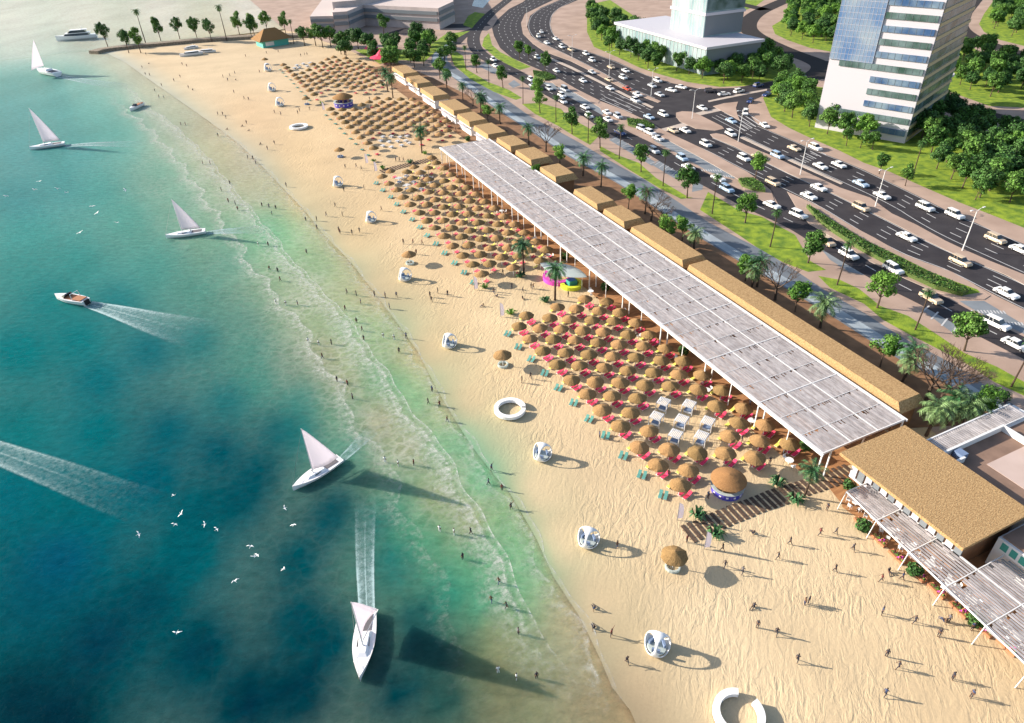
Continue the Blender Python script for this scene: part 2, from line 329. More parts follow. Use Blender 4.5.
# lace and speckles of foam in the shallows
vo=N.new('ShaderNodeTexVoronoi'); vo.feature='DISTANCE_TO_EDGE'; vo.inputs['Scale'].default_value=.55
g=N.new('ShaderNodeNewGeometry'); nn=N.new('ShaderNodeTexNoise'); nn.inputs['Scale'].default_value=.35; nn.inputs['Detail'].default_value=3
L.new(g.outputs['Position'],nn.inputs['Vector']); vm=N.new('ShaderNodeVectorMath'); vm.operation='MULTIPLY_ADD'; L.new(nn.outputs['Color'],vm.inputs[0]); vm.inputs[1].default_value=(3,3,3); L.new(g.outputs['Position'],vm.inputs[2]); L.new(vm.outputs[0],vo.inputs['Vector'])
lace=mrange(N,L,vo.outputs['Distance'],.0,.22,1,0)
big=noise(N,L,.12,(1,.5,1),.2,4,.6)
ff=math_(N,L,'MULTIPLY',attr(N,'foam','Fac'),math_(N,L,'MULTIPLY',lace,mrange(N,L,big,.35,.65,.15,1.0)))
spk=mrange(N,L,noise(N,L,2.6,(1,1.3,1),.3,5,.8),.52,.68,0,1)
ff=math_(N,L,'MAXIMUM',ff,math_(N,L,'MULTIPLY',math_(N,L,'MULTIPLY',attr(N,'foam','Fac'),spk),mrange(N,L,big,.35,.6,.35,1.0)))
c=mix(N,L,math_(N,L,'MULTIPLY',ff,.85),hs.outputs[0],(.56,.55,.49))
L.new(c,p.inputs['Base Color'])
p.inputs['Roughness'].default_value=.25; p.inputs['Specular IOR Level'].default_value=.03; p.inputs['IOR'].default_value=1.2
p.subsurface_method='BURLEY'
p.inputs['Subsurface Weight'].default_value=.85; p.inputs['Subsurface Radius'].default_value=(1.0,1.6,1.6); p.inputs['Subsurface Scale'].default_value=1.6
b=N.new('ShaderNodeBump'); b.inputs['Strength'].default_value=.6; b.inputs['Distance'].default_value=.25
hh=math_(N,L,'ADD',noise(N,L,.45,(1,1.8,1),.5,4,.6,.3),math_(N,L,'MULTIPLY',noise(N,L,1.6,(1,1.6,1),.2,2,.5),.45))
L.new(hh,b.inputs['Height']); L.new(b.outputs[0],p.inputs['Normal'])
# sand
m,N,L=node_mat('beach_sand'); p=N['Principled BSDF']; t=attr(N,'tint')
rp=noise(N,L,.72,(1.7,.55,1),.72,4,.6,1.2)
hs=N.new('ShaderNodeHueSaturation'); L.new(t,hs.inputs['Color'])
v=math_(N,L,'MULTIPLY',mrange(N,L,noise(N,L,.06,(1,1,1),0,6,.6),.3,.7,.90,1.10),mrange(N,L,noise(N,L,3,(1,1,1),0,4,.7),.3,.7,.93,1.06)); L.new(v,hs.inputs['Value'])
L.new(hs.outputs[0],p.inputs['Base Color'])
p.inputs['Specular IOR Level'].default_value=.15
L.new(mrange(N,L,attr(N,'shore','Fac'),0,5,.55,.95),p.inputs['Roughness'])
amp=math_(N,L,'MULTIPLY',mrange(N,L,attr(N,'shore','Fac'),1,9,0.03,1),mrange(N,L,noise(N,L,.09,(1,1,1),0,3,.6),.35,.62,.35,1.1))
b=N.new('ShaderNodeBump'); b.inputs['Distance'].default_value=.15
L.new(math_(N,L,'MULTIPLY',amp,1.0),b.inputs['Strength'])
L.new(math_(N,L,'ADD',rp,math_(N,L,'MULTIPLY',noise(N,L,2.2,(1,1,1),0,3,.6),.22)),b.inputs['Height']); L.new(b.outputs[0],p.inputs['Normal'])
ys=[-200,-80,-30]+[ -10+3*i for i in range(0,60)]+[170+5*i for i in range(0,36)]+[350+9*i for i in range(0,12)]+[455,457.5,459.5,463,470,480,495,515,540,575,620,700,850,1200,2000,5000]
sv=[0,.5,1,2]+[2+2*i for i in range(1,45)]+[90+7*i for i in range(1,14)]+[220,300,450,700,1200,2500]
grid('sea',sv,ys,-1,0.0,'sea_water')
ys2=[y for y in ys if y<=455]
grid('sand',[0,.5,1.5,3,5,8,11,15,20,26,32,38,44,50,56,62,70,80,95,110,125],ys2,1,0.006,'beach_sand')
# sea beyond the breakwater, out to the horizon
me=bpy.data.meshes.new('far_sea'); me.from_pydata([(-6000,-400,-.06),(-1500,-400,-.06),(-1500,700,-.06),(300,1200,-.06),(3000,9000,-.06),(-6000,9000,-.06)],[],[(0,1,2,3,4,5)])
at=me.color_attributes.new('tint','FLOAT_COLOR','POINT'); at.data.foreach_set('color',list(np.array([[*(k*.56 for k in lin((240,236,226))),1]]*6).ravel()))  # near-white, so distance haze is put into the colour
me.attributes.new('foam','FLOAT','POINT'); me.materials.append(MATS['sea_water']); o=bpy.data.objects.new('far_sea',me); C.objects.link(o); struct(o)
b=MB(); b.sheet([(-20,-3000),(6000,-3000),(6000,9000),(66,9000),(66,440),(20,-100)],-.05,'paving'); struct(b.build('ground'))
# foam crests along the wave lines (thin uneven ridges of foam lying on the water)
m,N,L=node_mat('foam'); p=N['Principled BSDF']; p.inputs['Base Color'].default_value=(.62,.62,.56,1); p.inputs['Roughness'].default_value=.8
tr=N.new('ShaderNodeBsdfTransparent'); ms=N.new('ShaderNodeMixShader')
e=attr(N,'edge','Fac'); nz=noise(N,L,1.1,(1,1,1),0,5,.7)
al=math_(N,L,'MULTIPLY',e,mrange(N,L,math_(N,L,'ADD',nz,math_(N,L,'MULTIPLY',e,.16)),.48,.74,0,.9)); 
L.new(al,ms.inputs[0]); L.new(tr.outputs[0],ms.inputs[1]); L.new(p.outputs[0],ms.inputs[2]); L.new(ms.outputs[0],N['Material Output'].inputs[0])
m,N,L=node_mat('wake'); p=N['Principled BSDF']; p.inputs['Base Color'].default_value=(.36,.50,.50,1); p.inputs['Roughness'].default_value=.7
tr=N.new('ShaderNodeBsdfTransparent'); ms=N.new('ShaderNodeMixShader')
e=attr(N,'edge','Fac'); nz=noise(N,L,1.3,(1,1,1),0,6,.75)
al=math_(N,L,'MULTIPLY',e,mrange(N,L,math_(N,L,'ADD',nz,math_(N,L,'MULTIPLY',e,.30)),.42,.78,0,1)); 
L.new(al,ms.inputs[0]); L.new(tr.outputs[0],ms.inputs[1]); L.new(p.outputs[0],ms.inputs[2]); L.new(ms.outputs[0],N['Material Output'].inputs[0])
def resample(pts,n):
    pts=[Vector(p) for p in pts]; d=[0]
    for a,b_ in zip(pts,pts[1:]): d.append(d[-1]+(b_-a).length)
    out=[]
    for i in range(n):
        t=d[-1]*i/(n-1); k=max(j for j in range(len(d)) if d[j]<=t+1e-9); k=min(k,len(pts)-2)
        out.append(pts[k].lerp(pts[k+1],(t-d[k])/max(d[k+1]-d[k],1e-9)))
    return out
def smooth(pts,it=2):
    for _ in range(it):
        q=[pts[0]]
        for a,b_ in zip(pts,pts[1:]): q+=[a.lerp(b_,.25),a.lerp(b_,.75)]
        q.append(pts[-1]); pts=q
    return pts
def strip(name,pts,w0,w1,z,mt,prof,fade=(0,0),wob=0):
    """ribbon along pts; prof = [(offset -1..1, edge value)]"""
    n=max(30,int(sum((b-a).length for a,b in zip(pts,pts[1:]))/1.0)); n=min(n,260)
    P=resample(pts,n); vs=[];ev=[];k=len(prof)
    for i,q in enumerate(P):
        d=(P[min(i+1,n-1)]-P[max(i-1,0)]); d.z=0; d.normalize(); s=Vector((-d.y,d.x,0)); t=i/(n-1); ww=w0+(w1-w0)*t
        wv=wob*math.sin(i*.37)+wob*.6*math.sin(i*.91+1)
        fa=1.0
        if fade[0]>0: fa*=min(1,t/fade[0])
        if fade[1]>0: fa*=min(1,(1-t)/fade[1])
        for o_,e_ in prof: vs.append(q+s*(o_*ww+wv)+Vector((0,0,z))); ev.append(e_*fa)
    fs=[(i*k+j,i*k+j+1,(i+1)*k+j+1,(i+1)*k+j) for i in range(n-1) for j in range(k-1)]
    me=bpy.data.meshes.new(name); me.from_pydata(vs,[],fs); a=me.attributes.new('edge','FLOAT','POINT'); a.data.foreach_set('value',ev)
    me.materials.append(MATS[mt]); o=bpy.data.objects.new(name,me); C.objects.link(o); o['kind']='stuff'; return o
L1=[(120,82),(135,95),(148,109),(167,120),(190,142),(204,155),(220,175),(236,194),(248,209),(275,240),(301,275),(321,290),(338,312),(363,340),(371,357),(386,377),(406,405),(431,440),(451,467),(466,495),(478,510),(486,528),(492,546),(503,564),(511,580),(522,606),(535,626),(550,649),(566,680),(580,715)]
crest=[(-1,0),(-.2,.2),(.55,.5),(.88,.85),(1,0)]
trail=[(-1,0),(-.4,.28),(.3,.5),(.8,.72),(1,0)]
l1=smooth(GP(L1))
strip('wave_foam',l1,.9,.6,.024,'foam',crest,(.05,.05),.35)
strip('wave_foam',[q+Vector((-2.6,0,0)) for q in l1],3.2,2.4,.020,'foam',trail,(.12,.05),.5)
strip('wave_foam',[q+Vector((-9.5,0,0)) for q in l1],2.4,1.6,.016,'foam',trail,(.2,.2),.9)
wl=[Vector((x,y,0)) for y,x in WL if 25<y<330][::-1]
strip('wave_foam',smooth([v+Vector((.1,0,0)) for v in wl]),.8,.5,.030,'foam',[(-1,0),(0,.12),(.7,.45),(.9,.8),(1,0)],(.1,.02),.3)
strip('wave_foam',smooth([v+Vector((-2.0,0,0)) for v in wl]),2.0,1.5,.018,'foam',[(-1,0),(-.4,.15),(.3,.3),(.8,.5),(1,0)],(.1,.02),.6)
def ribbon(name,pts,w,z,m):
    n=max(20,int(sum((b-a).length for a,b in zip(pts,pts[1:]))/3)); P=resample(pts,n); b=MB(); vs=[]
    for i,q in enumerate(P):
        d=(P[min(i+1,n-1)]-P[max(i-1,0)]); d.z=0; d.normalize(); s=Vector((-d.y,d.x,0))
        vs+=[q+s*w/2+Vector((0,0,z)),q-s*w/2+Vector((0,0,z))]
    b.add(vs,[(2*i,2*i+1,2*i+3,2*i+2) for i in range(n-1)],m); return struct(b.build(name))
# ---------------------------------------------------------------- INLAND GROUND
def sheet(name,poly,z,m,px=True):
    b=MB(); b.sheet(GP(poly) if px else poly,z,m); return struct(b.build(name))
XP=88.0
sheet('paving',[(XP,-60),(XP,330),(83,380),(70,446),(66,452),(66,900),(2500,900),(2500,-300),(XP,-300)],.03,'paving',False)
sheet('soil_verge',[(80,49),(80,330),(96,333),(100,290),(103,240),(101.5,190),(101.5,60),(100,40),(92,44)],.036,'soil',False)
sheet('club_deck',[(64.6,45),(64.6,193),(82,193),(82,45)],.034,'deck',False)
_rd=GP([(842,507),(860,520),(900,560),(960,610),(1040,672)]); sheet('restaurant_deck',[tuple(q)[:2] for q in _rd]+[(80,0),(80,44),(66,44),(65,40)],.034,'deck',False)
prom_up=[(560,-12),(520,10),(462,40),(448,52),(447,60),(452,66),(463,73),(480,83),(500,95),(531,117),(558,131),(580,143),(600,155),(623,168),(647,181),(687,208),(708,222),(740,239),(762,250),(799,273),(827,292),(864,313),(903,338),(951,363),(983,384),(1009,402),(1060,432)]
prom_lo=[(1060,465),(1010,428),(975,402),(940,380),(900,360),(864,337),(825,312),(785,288),(740,262),(700,238),(655,208),(615,182),(567,156),(530,131),(497,110),(470,90),(452,77),(438,70),(431,63),(432,56),(436,50),(448,41),(470,30)]
pu=[(455,38)]+prom_up[3:]
sheet('promenade',pu+prom_lo[:-1],.042,'promenade')
lightband=resample(smooth(GP(prom_lo[:-1])),120)
ribbon('promenade_band',[q+Vector((1.9,0,0)) for q in lightband],2.6,.0455,'promenade_light')
pk=[ [(555,85.6),(577,93.4),(592.5,100),(610,108),(602,115),(589.5,110.6),(567.5,99.7),(561,92)],
 [(653,140),(667,140),(697,155),(725,168),(737,176),(734,179),(709,172),(680,155)],
 [(609,140),(616,136),(640,152),(655,162),(652,166)],[(652,165),(659,161),(681,172),(677,180)],[(693,180),(704,183),(702,190),(692,192)],
 [(817,244),(877,278),(849,272),(830,260)],[(922,310),(926,303),(962,320),(955,335)],[(959,301),(984,301),(1024,325),(1040,342),(972,309)],[(897,284),(908,279),(926,292),(917,297)],
 [(478,66),(486,63),(500,71),(494,74)],[(508,84),(514,80),(521,85),(513,88)],[(524,80),(560,84),(556,90),(530,88)]]
for q in pk: sheet('parking_bay',q,.043,'parking')
# --- roads
def polyasph(name,q,z,m='asphalt'): return sheet(name,q,z,m)
svc=smooth(GP([(516,-9),(508,0),(500,6),(490,14),(479,26),(473,36),(474,47),(483,56),(494,62),(516,73),(547,91),(589,113),(616,132),(652,149),(683,168),(722,188),(760,208),(798,224),(834,247),(870,268),(905,288),(930,299),(965,319),(1000,336),(1060,366)]))
ribbon('service_road',svc,6.6,.050,'asphalt')
def dashes(mb,pts,off,dash=3.0,gap=6.0,wd=.22,z=.062):
    T=sum((b-a).length for a,b in zip(pts,pts[1:])); n=int(T/1.0)+2; P=resample(pts,n); i=0; k=int(dash); per=int(dash+gap)
    if gap==0: k=per=2
    while i+k<n:
        vs=[]
        for j in (i,i+k):
            q=P[j]; d=(P[min(j+1,n-1)]-P[max(j-1,0)]); d.z=0; d.normalize(); s=Vector((-d.y,d.x,0))
            vs+=[q+s*(off+wd/2)+Vector((0,0,z)),q+s*(off-wd/2)+Vector((0,0,z))]
        mb.add(vs,[(0,1,3,2)],'line_white'); i+=per
mk=MB()
dashes(mk,svc,0)
hwl=[(530,-4),(523,2),(509,9),(497,20),(492,28),(494,36),(500,48),(512,58),(533,67),(554,76),(576,89),(600,101),(624,110),(649,122),(663,130),(690,143),(711,153),(731,164),(747,172),(758,180),(771,191),(781,208),(787,192),(818,206),(849,225),(864,234),(880,243),(903,255),(926,263),(951,272),(973,284),(998,297),(1060,327)]
hwu=[(1060,262),(1024,244),(998,234),(976,223),(951,213),(926,200),(864,170),(840,160),(821,153),(789,139),(770,131),(758,125),(749,114),(748,106),(752,101),(765,95),(800,85),(830,77),(852,74),(852,62),(826,61),(812,60),(826,70),(815,72),(797,76),(770,82),(735,88),(700,89),(671,83),(646,75),(615,61),(592,53),(568,46),(554,36),(550,25),(552,15),(559,8),(590,-5)]
polyasph('highway',hwl+hwu,.046)
sheet('slip_road',[(758,178),(771,191),(779,206),(800,226),(815,232),(798,208),(787,192),(790,185)],.054,'asphalt')
SL=[(0,0,0)]
def curve_road(name,px,w,z=.0515,m='asphalt_road2'): ribbon(name,smooth(GP(px)),w,z,m)
curve_road('back_road',[(812,78),(826,68),(815,61),(794,54),(766,42),(748,31),(747,23),(755,14),(772,6),(800,-6)],9.5)
curve_road('back_road',[(900,84),(930,98),(952,105),(973,112),(1000,119),(1040,127),(1080,134)],10)
curve_road('back_road',[(985,-14),(972,2),(960,16),(957,27),(968,36),(989,45),(1024,55),(1060,64)],9)
curve_road('back_road',[(766,10),(740,4),(700,-6)],8)
# forecourt of the mall
curve_road('forecourt_road',[(396,34),(412,29),(435,26),(465,26),(488,24)],13,.0385,'asphalt')
curve_road('forecourt_road',[(452,44),(462,34),(478,29)],9,.0395,'asphalt')
sheet('canal_water',[(474,0),(490,0),(483,8),(472,6)],.055,'win_glass')
# islands with kerbs (real height)
def island(px,m='paving_light',h=.13,px_=True):
    b=MB(); p=GP(px) if px_ else px
    b.prism([(q[0],q[1]) for q in p],.02,h,'kerb',m); return struct(b.build('traffic_island'))
island([(560,0),(541,8),(530,16),(527,27),(531,36),(540,42.5),(571,57),(606,75),(628,88),(656,99.5),(661,101.5),(658,103),(645,98),(621,88),(592,72),(570,61),(545,52),(533,44),(523,34),(521,23),(525,14),(541,6),(558,-2)],'paving')
island([(549,57),(571,66.5),(602,82),(627,95),(654,107.2),(652,108.4),(627,97.2),(602,84.2),(571,68.8),(548,58.6)])
island([(710,134.5),(716,133.5),(724,135),(747,146),(774,157),(799,169),(840,188),(870,198),(892,214),(916,225),(945,241),(964,250),(989,261),(1024,275),(1060,292),(1060,302),(1024,285),(1005,275),(983,266),(951,253),(926,241),(898,226),(864,209),(821,188),(789,174),(735,147),(713,138)],'paving')
island([(741,136),(769,149),(805,166),(843,183.5),(841,184.6),(804,168),(768,151.2),(740,138)])
island([(676,113),(682,111.5),(692,112),(700,115.5),(722,126.5),(724,129),(715,131),(696,129),(680,122),(676,117)],'paving')
island([(713,106.5),(724,103.5),(738,102),(736,108),(737,114),(740,121),(731,116)],'paving')
island([(708,101),(740,94),(767,89.2),(767,90.8),(740,96),(709,102.4)])
island([(787,192),(818,206),(849,225),(874,238),(900,253),(925,263),(951,272),(973,284),(990,296),(984,300),(955,298),(930,290),(905,279),(870,262),(849,248),(824,233),(809,224),(798,211)],'paving')
island([(554,76),(576,89),(600,101),(598,103.5),(602,104.5),(624,110.5),(649,122),(663,130.5),(690,143),(711,153),(731,164),(747,172),(758,180),(771,191),(774,200),(770,204),(745,193),(742,182),(734,177),(697,156),(665,139),(640,122),(602,112),(600,108),(575,93),(556,86),(549,80)],'paving')
island([(508,12),(510,20),(500,30),(490,38),(480,40),(483,33),(493,20)],'paving') if False else None
crossw=[[(661,129),(687,122),(691,125),(664,132)],[(695,113),(724,107),(727,109.5),(698,116)]]
for q in crossw: sheet('road_crossing',q,.060,'paving_light')
# lane lines
def lane_lines(lo,hi,nl,solid_edges=True,z=.062,flip=False):
    A=resample(smooth(GP(lo)),160); B=resample(smooth(GP(hi)),160)
    for k in range(1,nl):
        dashes(mk,[a.lerp(b_,k/nl) for a,b_ in zip(A,B)],0)
    for t in ((.035,.965) if solid_edges else ()): dashes(mk,[a.lerp(b_,t) for a,b_ in zip(A,B)],0,1,0,.2)
lane_lines([(530,-4),(509,9),(497,20),(492,28),(494,36),(500,48),(512,58),(533,67),(554,76),(576,89),(600,101),(624,110),(644,119)],[(558,-2),(541,6),(525,14),(521,23),(523,34),(533,44),(548,57),(571,68),(602,84),(627,97),(652,108)],5,False)
lane_lines([(585,-5),(559,8),(552,15),(550,25),(554,36),(568,46),(592,53),(615,61),(646,75),(671,83)],[(562,0),(541,8),(530,16),(527,27),(531,36),(540,42.5),(571,57),(606,75),(628,88),(656,99.5)],4)
lane_lines([(695,146),(711,153),(747,172),(790,192),(818,206),(849,225),(864,234),(903,255),(926,263),(951,272),(998,297),(1060,327)],[(713,138),(735,147),(789,174),(821,188),(864,209),(898,226),(926,241),(951,253),(1005,275),(1060,302)],4)
lane_lines([(758,126),(789,139),(821,153),(840,160),(864,170),(926,200),(951,213),(976,223),(1024,244),(1060,262)],[(742,136),(769,149),(805,166),(843,183),(892,206),(916,222),(945,238),(989,258),(1060,290)],4)
def bars(poly_a,poly_b,n,wd=.3,z=.062):
    A=resample(GP(poly_a),n);B=resample(GP(poly_b),n)
    for a,b_ in zip(A,B):
        d=(b_-a); s=Vector((-d.y,d.x,0)).normalized()*wd/2; u=Vector((0,0,z)); mk.add([a+s+u,a-s+u,b_-s+u,b_+s+u],[(0,1,2,3)],'line_white')
bars([(612,140),(650,164)],[(618,137),(658,161)],8,.18); bars([(655,165),(677,178)],[(660,162),(682,173)],6,.18)
bars([(929,306),(957,325)],[(921,313),(952,333)],4,.3); bars([(971,310),(1003,311)],[(973.5,313),(1005.5,314)],11,.28); bars([(1002,322),(1034,323)],[(1004,325),(1036,326)],11,.28)
bars([(701,169.5),(720,170)],[(702.5,171.3),(721.5,171.8)],9,.26); bars([(714,175.2),(733,175.7)],[(715.5,177),(734.5,177.5)],9,.26)
bars([(655,143),(700,165)],[(671,143),(716,165)],9,.18); bars([(560,88),(600,106)],[(572,92),(610,110)],8,.18)
bars([(600,99),(612,92)],[(632,113),(645,107)],4,.3); bars([(727,120),(745,112)],[(745,131),(763,124)],6,.35); bars([(795,158),(815,149)],[(806,163),(826,155)],5,.3)
bars([(712,117),(724,113)],[(742,133),(756,127)],4,.2)
struct(mk.build('road_marking'))
# --- lawns
def lawn(px,z=.048): 
    b=MB(); b.sheet(GP(px),z,'grass'); return struct(b.build('lawn'))
lawn([(450,53),(457,52),(463,56),(466,69),(488,82),(509,90),(522,98),(516,100),(494,92),(470,79),(454,65)])
lawn([(522,104),(540,103),(561,109),(568,117),(596,132),(599,136),(590,145),(574,136),(558,126),(535,114)])
lawn([(600,146),(617,155),(639,163),(656,178),(688,197),(693,198),(681,199),(659,188),(631,171),(600,151)])
lawn([(708,192),(740,211),(762,217),(795,235),(810,261),(826,270),(808,272),(784,263),(756,247),(740,236),(700,210)])
lawn([(818,276),(840,280),(859,289),(880,306),(908,316),(939,336),(964,353),(997,367),(1024,382),(1060,400),(1060,418),(1024,396),(994,382),(970,366),(930,345),(908,334),(883,320),(864,304),(830,288)])
lawn([(486,14),(481,24),(474,29),(463,25),(468,16),(475,12)])
lawn([(489,33),(492,45),(500,52),(516,60),(531,67),(520,70),(510,66),(496,58),(482,46),(484,38)])
lawn([(587,5),(587,32),(594,47),(617,57),(640,68),(662,75),(687,82),(720,87),(745,86),(768,82),(790,78),(798,72),(795,64),(780,60),(763,55),(690,60),(640,20),(610,0)])
lawn([(763,98),(771,117),(789,128),(808,137),(840,151),(864,163),(890,172),(919,185),(958,202),(989,214),(1024,228),(1090,255),(1090,160),(1024,141),(985,131),(931,110),(900,98),(880,94),(850,92),(800,84),(775,88)])
lawn([(772,26),(782,20),(800,5),(812,-6),(870,-6),(860,50),(832,52),(810,48),(787,40),(775,34)])
lawn([(736,0),(764,0),(756,6),(736,14)])
lawn([(1090,80),(1020,62),(990,58),(970,46),(948,42),(940,60),(920,86),(934,86),(964,97),(989,106),(1030,108),(1090,110)])
lawn([(979,24),(984,14),(994,0),(1000,-8),(1090,-8),(1090,70),(1024,46),(1000,40),(984,32)])
lawn([(355,50),(380,48),(420,52),(446,34),(470,31),(440,48),(424,62),(402,60),(380,64)])
# ---------------------------------------------------------------- vegetation
def leafclump(b,c,r,n,size,m,rng,flat=.75):
    for _ in range(n):
        d=Vector((rng.gauss(0,1),rng.gauss(0,1),rng.gauss(0,1))).normalized(); rr=r*(rng.random()**.35)
        p=Vector(c)+Vector((d.x*rr,d.y*rr,d.z*rr*flat))
        nrm=(d+Vector((rng.uniform(-.7,.7),rng.uniform(-.7,.7),rng.uniform(-.3,.9)))).normalized()
        a=nrm.orthogonal().normalized(); a=Matrix.Rotation(rng.uniform(0,6.28),3,nrm)@a; e=nrm.cross(a); s=size*rng.uniform(.6,1.3)
        b.add([p-a*s-e*s*.5,p+a*s*.2-e*s*.8+nrm*s*.15,p+a*s+e*s*.4,p-a*s*.1+e*s*.8+nrm*s*.2],[(0,1,2,3)],m)
def tree_meshes(seed,hgt,rad,m,lobes=11,leaves=80,size=.24):
    rng=random.Random(seed); t=MB(); c=MB()
    th=hgt*.34; lean=Vector((rng.uniform(-.15,.15),rng.uniform(-.15,.15),0))
    t.tube([(0,0,0),lean*.5+Vector((0,0,th*.5)),lean+Vector((0,0,th)),lean*1.3+Vector((0,0,hgt*.75))],[.16*hgt/6,.12*hgt/6,.09*hgt/6,.03],'trunk',6)
    vz=min(1.05,(hgt*.72)/(2*rad)); cz=hgt-rad*vz
    for i in range(lobes):
        az=rng.uniform(0,6.28); el=rng.uniform(-1.0,1.35); q=rad*rng.uniform(.45,.80)
        p=Vector((math.cos(az)*math.cos(el)*q,math.sin(az)*math.cos(el)*q,cz+math.sin(el)*q*vz))
        lr=rad*rng.uniform(.22,.40)
        leafclump(c,p,lr,int(leaves*1.5),size*.66,m,rng,.9)
        if i%2==0: t.tube([lean+Vector((0,0,th*.85)),p.lerp(lean+Vector((0,0,th)),.4),p],[.06*hgt/6,.04,.02],'trunk',4,False)
    leafclump(c,(0,0,cz),rad*.6,leaves*3,size*.7,m,rng,vz)
    return [('trunk',t.mesh('trunk')),('crown',c.mesh('crown'))]
TREES={'round':[tree_meshes(s,5.6,2.3,'leaf',12,90) for s in (1,2,3)],
 'light':[tree_meshes(s,5.4,2.2,'leaf_light',11,80,.22) for s in (4,5,6)],
 'dense':[tree_meshes(s,6.5,3.2,m_,15,120,.32) for s,m_ in ((7,'leaf'),(8,'leaf_dark'),(9,'leaf'),(10,'leaf_light'),(11,'leaf_dark'))],
 'tall':[tree_meshes(s,11,4.2,m_,14,90,.42) for s,m_ in ((12,'leaf'),(13,'leaf_dark'),(14,'leaf'))]}
def palm_meshes(seed,hgt,fl,m,nf=26,tr=.2,thin=False):
    rng=random.Random(seed); t=MB(); c=MB()
    top=Vector((rng.uniform(-.2,.2),rng.uniform(-.2,.2),hgt))
    t.tube([(0,0,0),top*.5+Vector((.08,0,0)),top],[tr*1.25,tr,tr*.85],'palm_trunk',7)
    t.lathe([(0.02,hgt-.5),(tr*1.9,hgt-.25),(tr*1.6,hgt+.15),(.02,hgt+.3)],'palm_trunk',7)
    for i in range(nf):
        az=i*2.39996+rng.uniform(-.15,.15); el=1.25-1.9*(i/nf)+rng.uniform(-.1,.1)
        L_=fl*rng.uniform(.85,1.1); d=Vector((math.cos(az),math.sin(az),0)); p=top.copy(); pts=[p.copy()]; e=el
        for s in range(6):
            p=p+(d*math.cos(e)+Vector((0,0,math.sin(e))))*L_/6; e-=.26 if not thin else .32; pts.append(p.copy())
        s=Vector((-d.y,d.x,0))
        for j in range(6):
            for u in (.0,.5):
                a=pts[j].lerp(pts[j+1],u); fwd=(pts[j+1]-pts[j]).normalized(); ln=fl*.30*(1-.10*abs(j+u-2.2))
                for sg in (-1,1):
                    tip=a+s*sg*ln*.8+fwd*ln*.55-Vector((0,0,ln*.35)); wv=fwd*fl*.034
                    c.add([a-wv,a+wv,tip],[(0,1,2)],m)
        
    return [('trunk',t.mesh('trunk')),('crown',c.mesh('crown'))]
PALM={'date':[palm_meshes(20,5.2,2.9,'palm_leaf'),palm_meshes(21,5.6,2.8,'palm_leaf')],
 'pale':[palm_meshes(22,4.6,3.0,'palm_leaf_pale',30),palm_meshes(23,5.0,2.9,'palm_leaf_pale',30)],
 'beach':[palm_meshes(24,7.0,2.9,'palm_leaf',30,.2),palm_meshes(25,7.2,3.1,'palm_leaf',30,.2)],
 'tall':[palm_meshes(26,9.0,1.5,'leaf_dark',26,.13,True),palm_meshes(27,9.3,1.6,'leaf_dark',26,.13,True)]}
def bare_meshes(seed,hgt):
    rng=random.Random(seed); t=MB(); c=MB()
    t.tube([(0,0,0),(.1,0,hgt*.3)],[.22,.16],'wood_dark',6)
    def br(p,d,l,r,dep,mb):
        q=p+d*l; mb.tube([p,(p+q)/2+Vector((rng.uniform(-.08,.08)*l,rng.uniform(-.08,.08)*l,0)),q],[r,r*.8,r*.6],'wood_dark',4,False)
        if dep>0:
            for _ in range(3 if dep>1 else 4):
                nd=(d+Vector((rng.uniform(-.75,.75),rng.uniform(-.75,.75),rng.uniform(-.25,.5)))).normalized(); br(q,nd,l*rng.uniform(.62,.8),r*.6,dep-1,mb)
    for k in range(4):
        a=k*1.57+rng.uniform(-.3,.3); br(Vector((.1,0,hgt*.3)),Vector((math.cos(a)*.8,math.sin(a)*.8,.9)).normalized(),hgt*.27,.11,4,c)
    return [('trunk',t.mesh('trunk')),('branches',c.mesh('branches'))]
BARE=[bare_meshes(30,5.6),bare_meshes(31,6.0)]
rng=random.Random(99)
REG=[] # trees recorded as (kind text, zone, position, factory) and labelled per zone afterwards
def plant(kind,zone,px,name,cat,lab,sc=1.0,v=None,base=True):
    src={'round':TREES,'light':TREES,'dense':TREES,'tall':TREES}.get(kind)
    bank=TREES[kind] if kind in TREES else None
    REG.append((bank,zone,G(*px),name,cat,lab,sc,v))
def plantp(bank,zone,pos,name,cat,lab,sc=1.0,v=None): REG.append((bank,zone,pos,name,cat,lab,sc,v))
# small round trees beside the service road (base pixels)
for i,p in enumerate([(877,308),(964,351),(808,263),(745,223),(687,198),(641,172),(755,179),(600,148),(572,134),(540,113),(477,73),(503,88),(537,101),(545,73),(520,60),(529,61)]):
    plantp(TREES['round'] if i%3 else TREES['light'],'along the service road',G(*p),'street_tree','tree','small round green street tree',1.4+.2*rng.random())
for p in [(560,165),(628,209),(682,241),(745,281),(795,312),(880,367),(978,424),(488,122),(536,185),(664,243),(447,84)]:
    plantp(TREES['light'],'beside the thatched roofs',G(*p),'leafy_tree','tree','bright green bushy tree',1.15+.15*rng.random())
for p,k in [((902,382),'pale'),((752,287),'pale'),((694,250),'pale'),((820,328),'pale'),((645,214),'date'),((529,145),'date'),((500,124),'date'),((483,113),'date'),((583,176),'date'),((601,187),'date'),((463,100),'date'),((481,113),'date'),((447,88),'date'),((757,287),'date'),((905,377),'date'),((959,432),'pale'),((926,436),'pale'),((946,424),'date')]:
    plantp(PALM[k],'between the promenade and the roofs',G(*p),'palm_tree','palm','feathery date palm',.9+.2*rng.random())
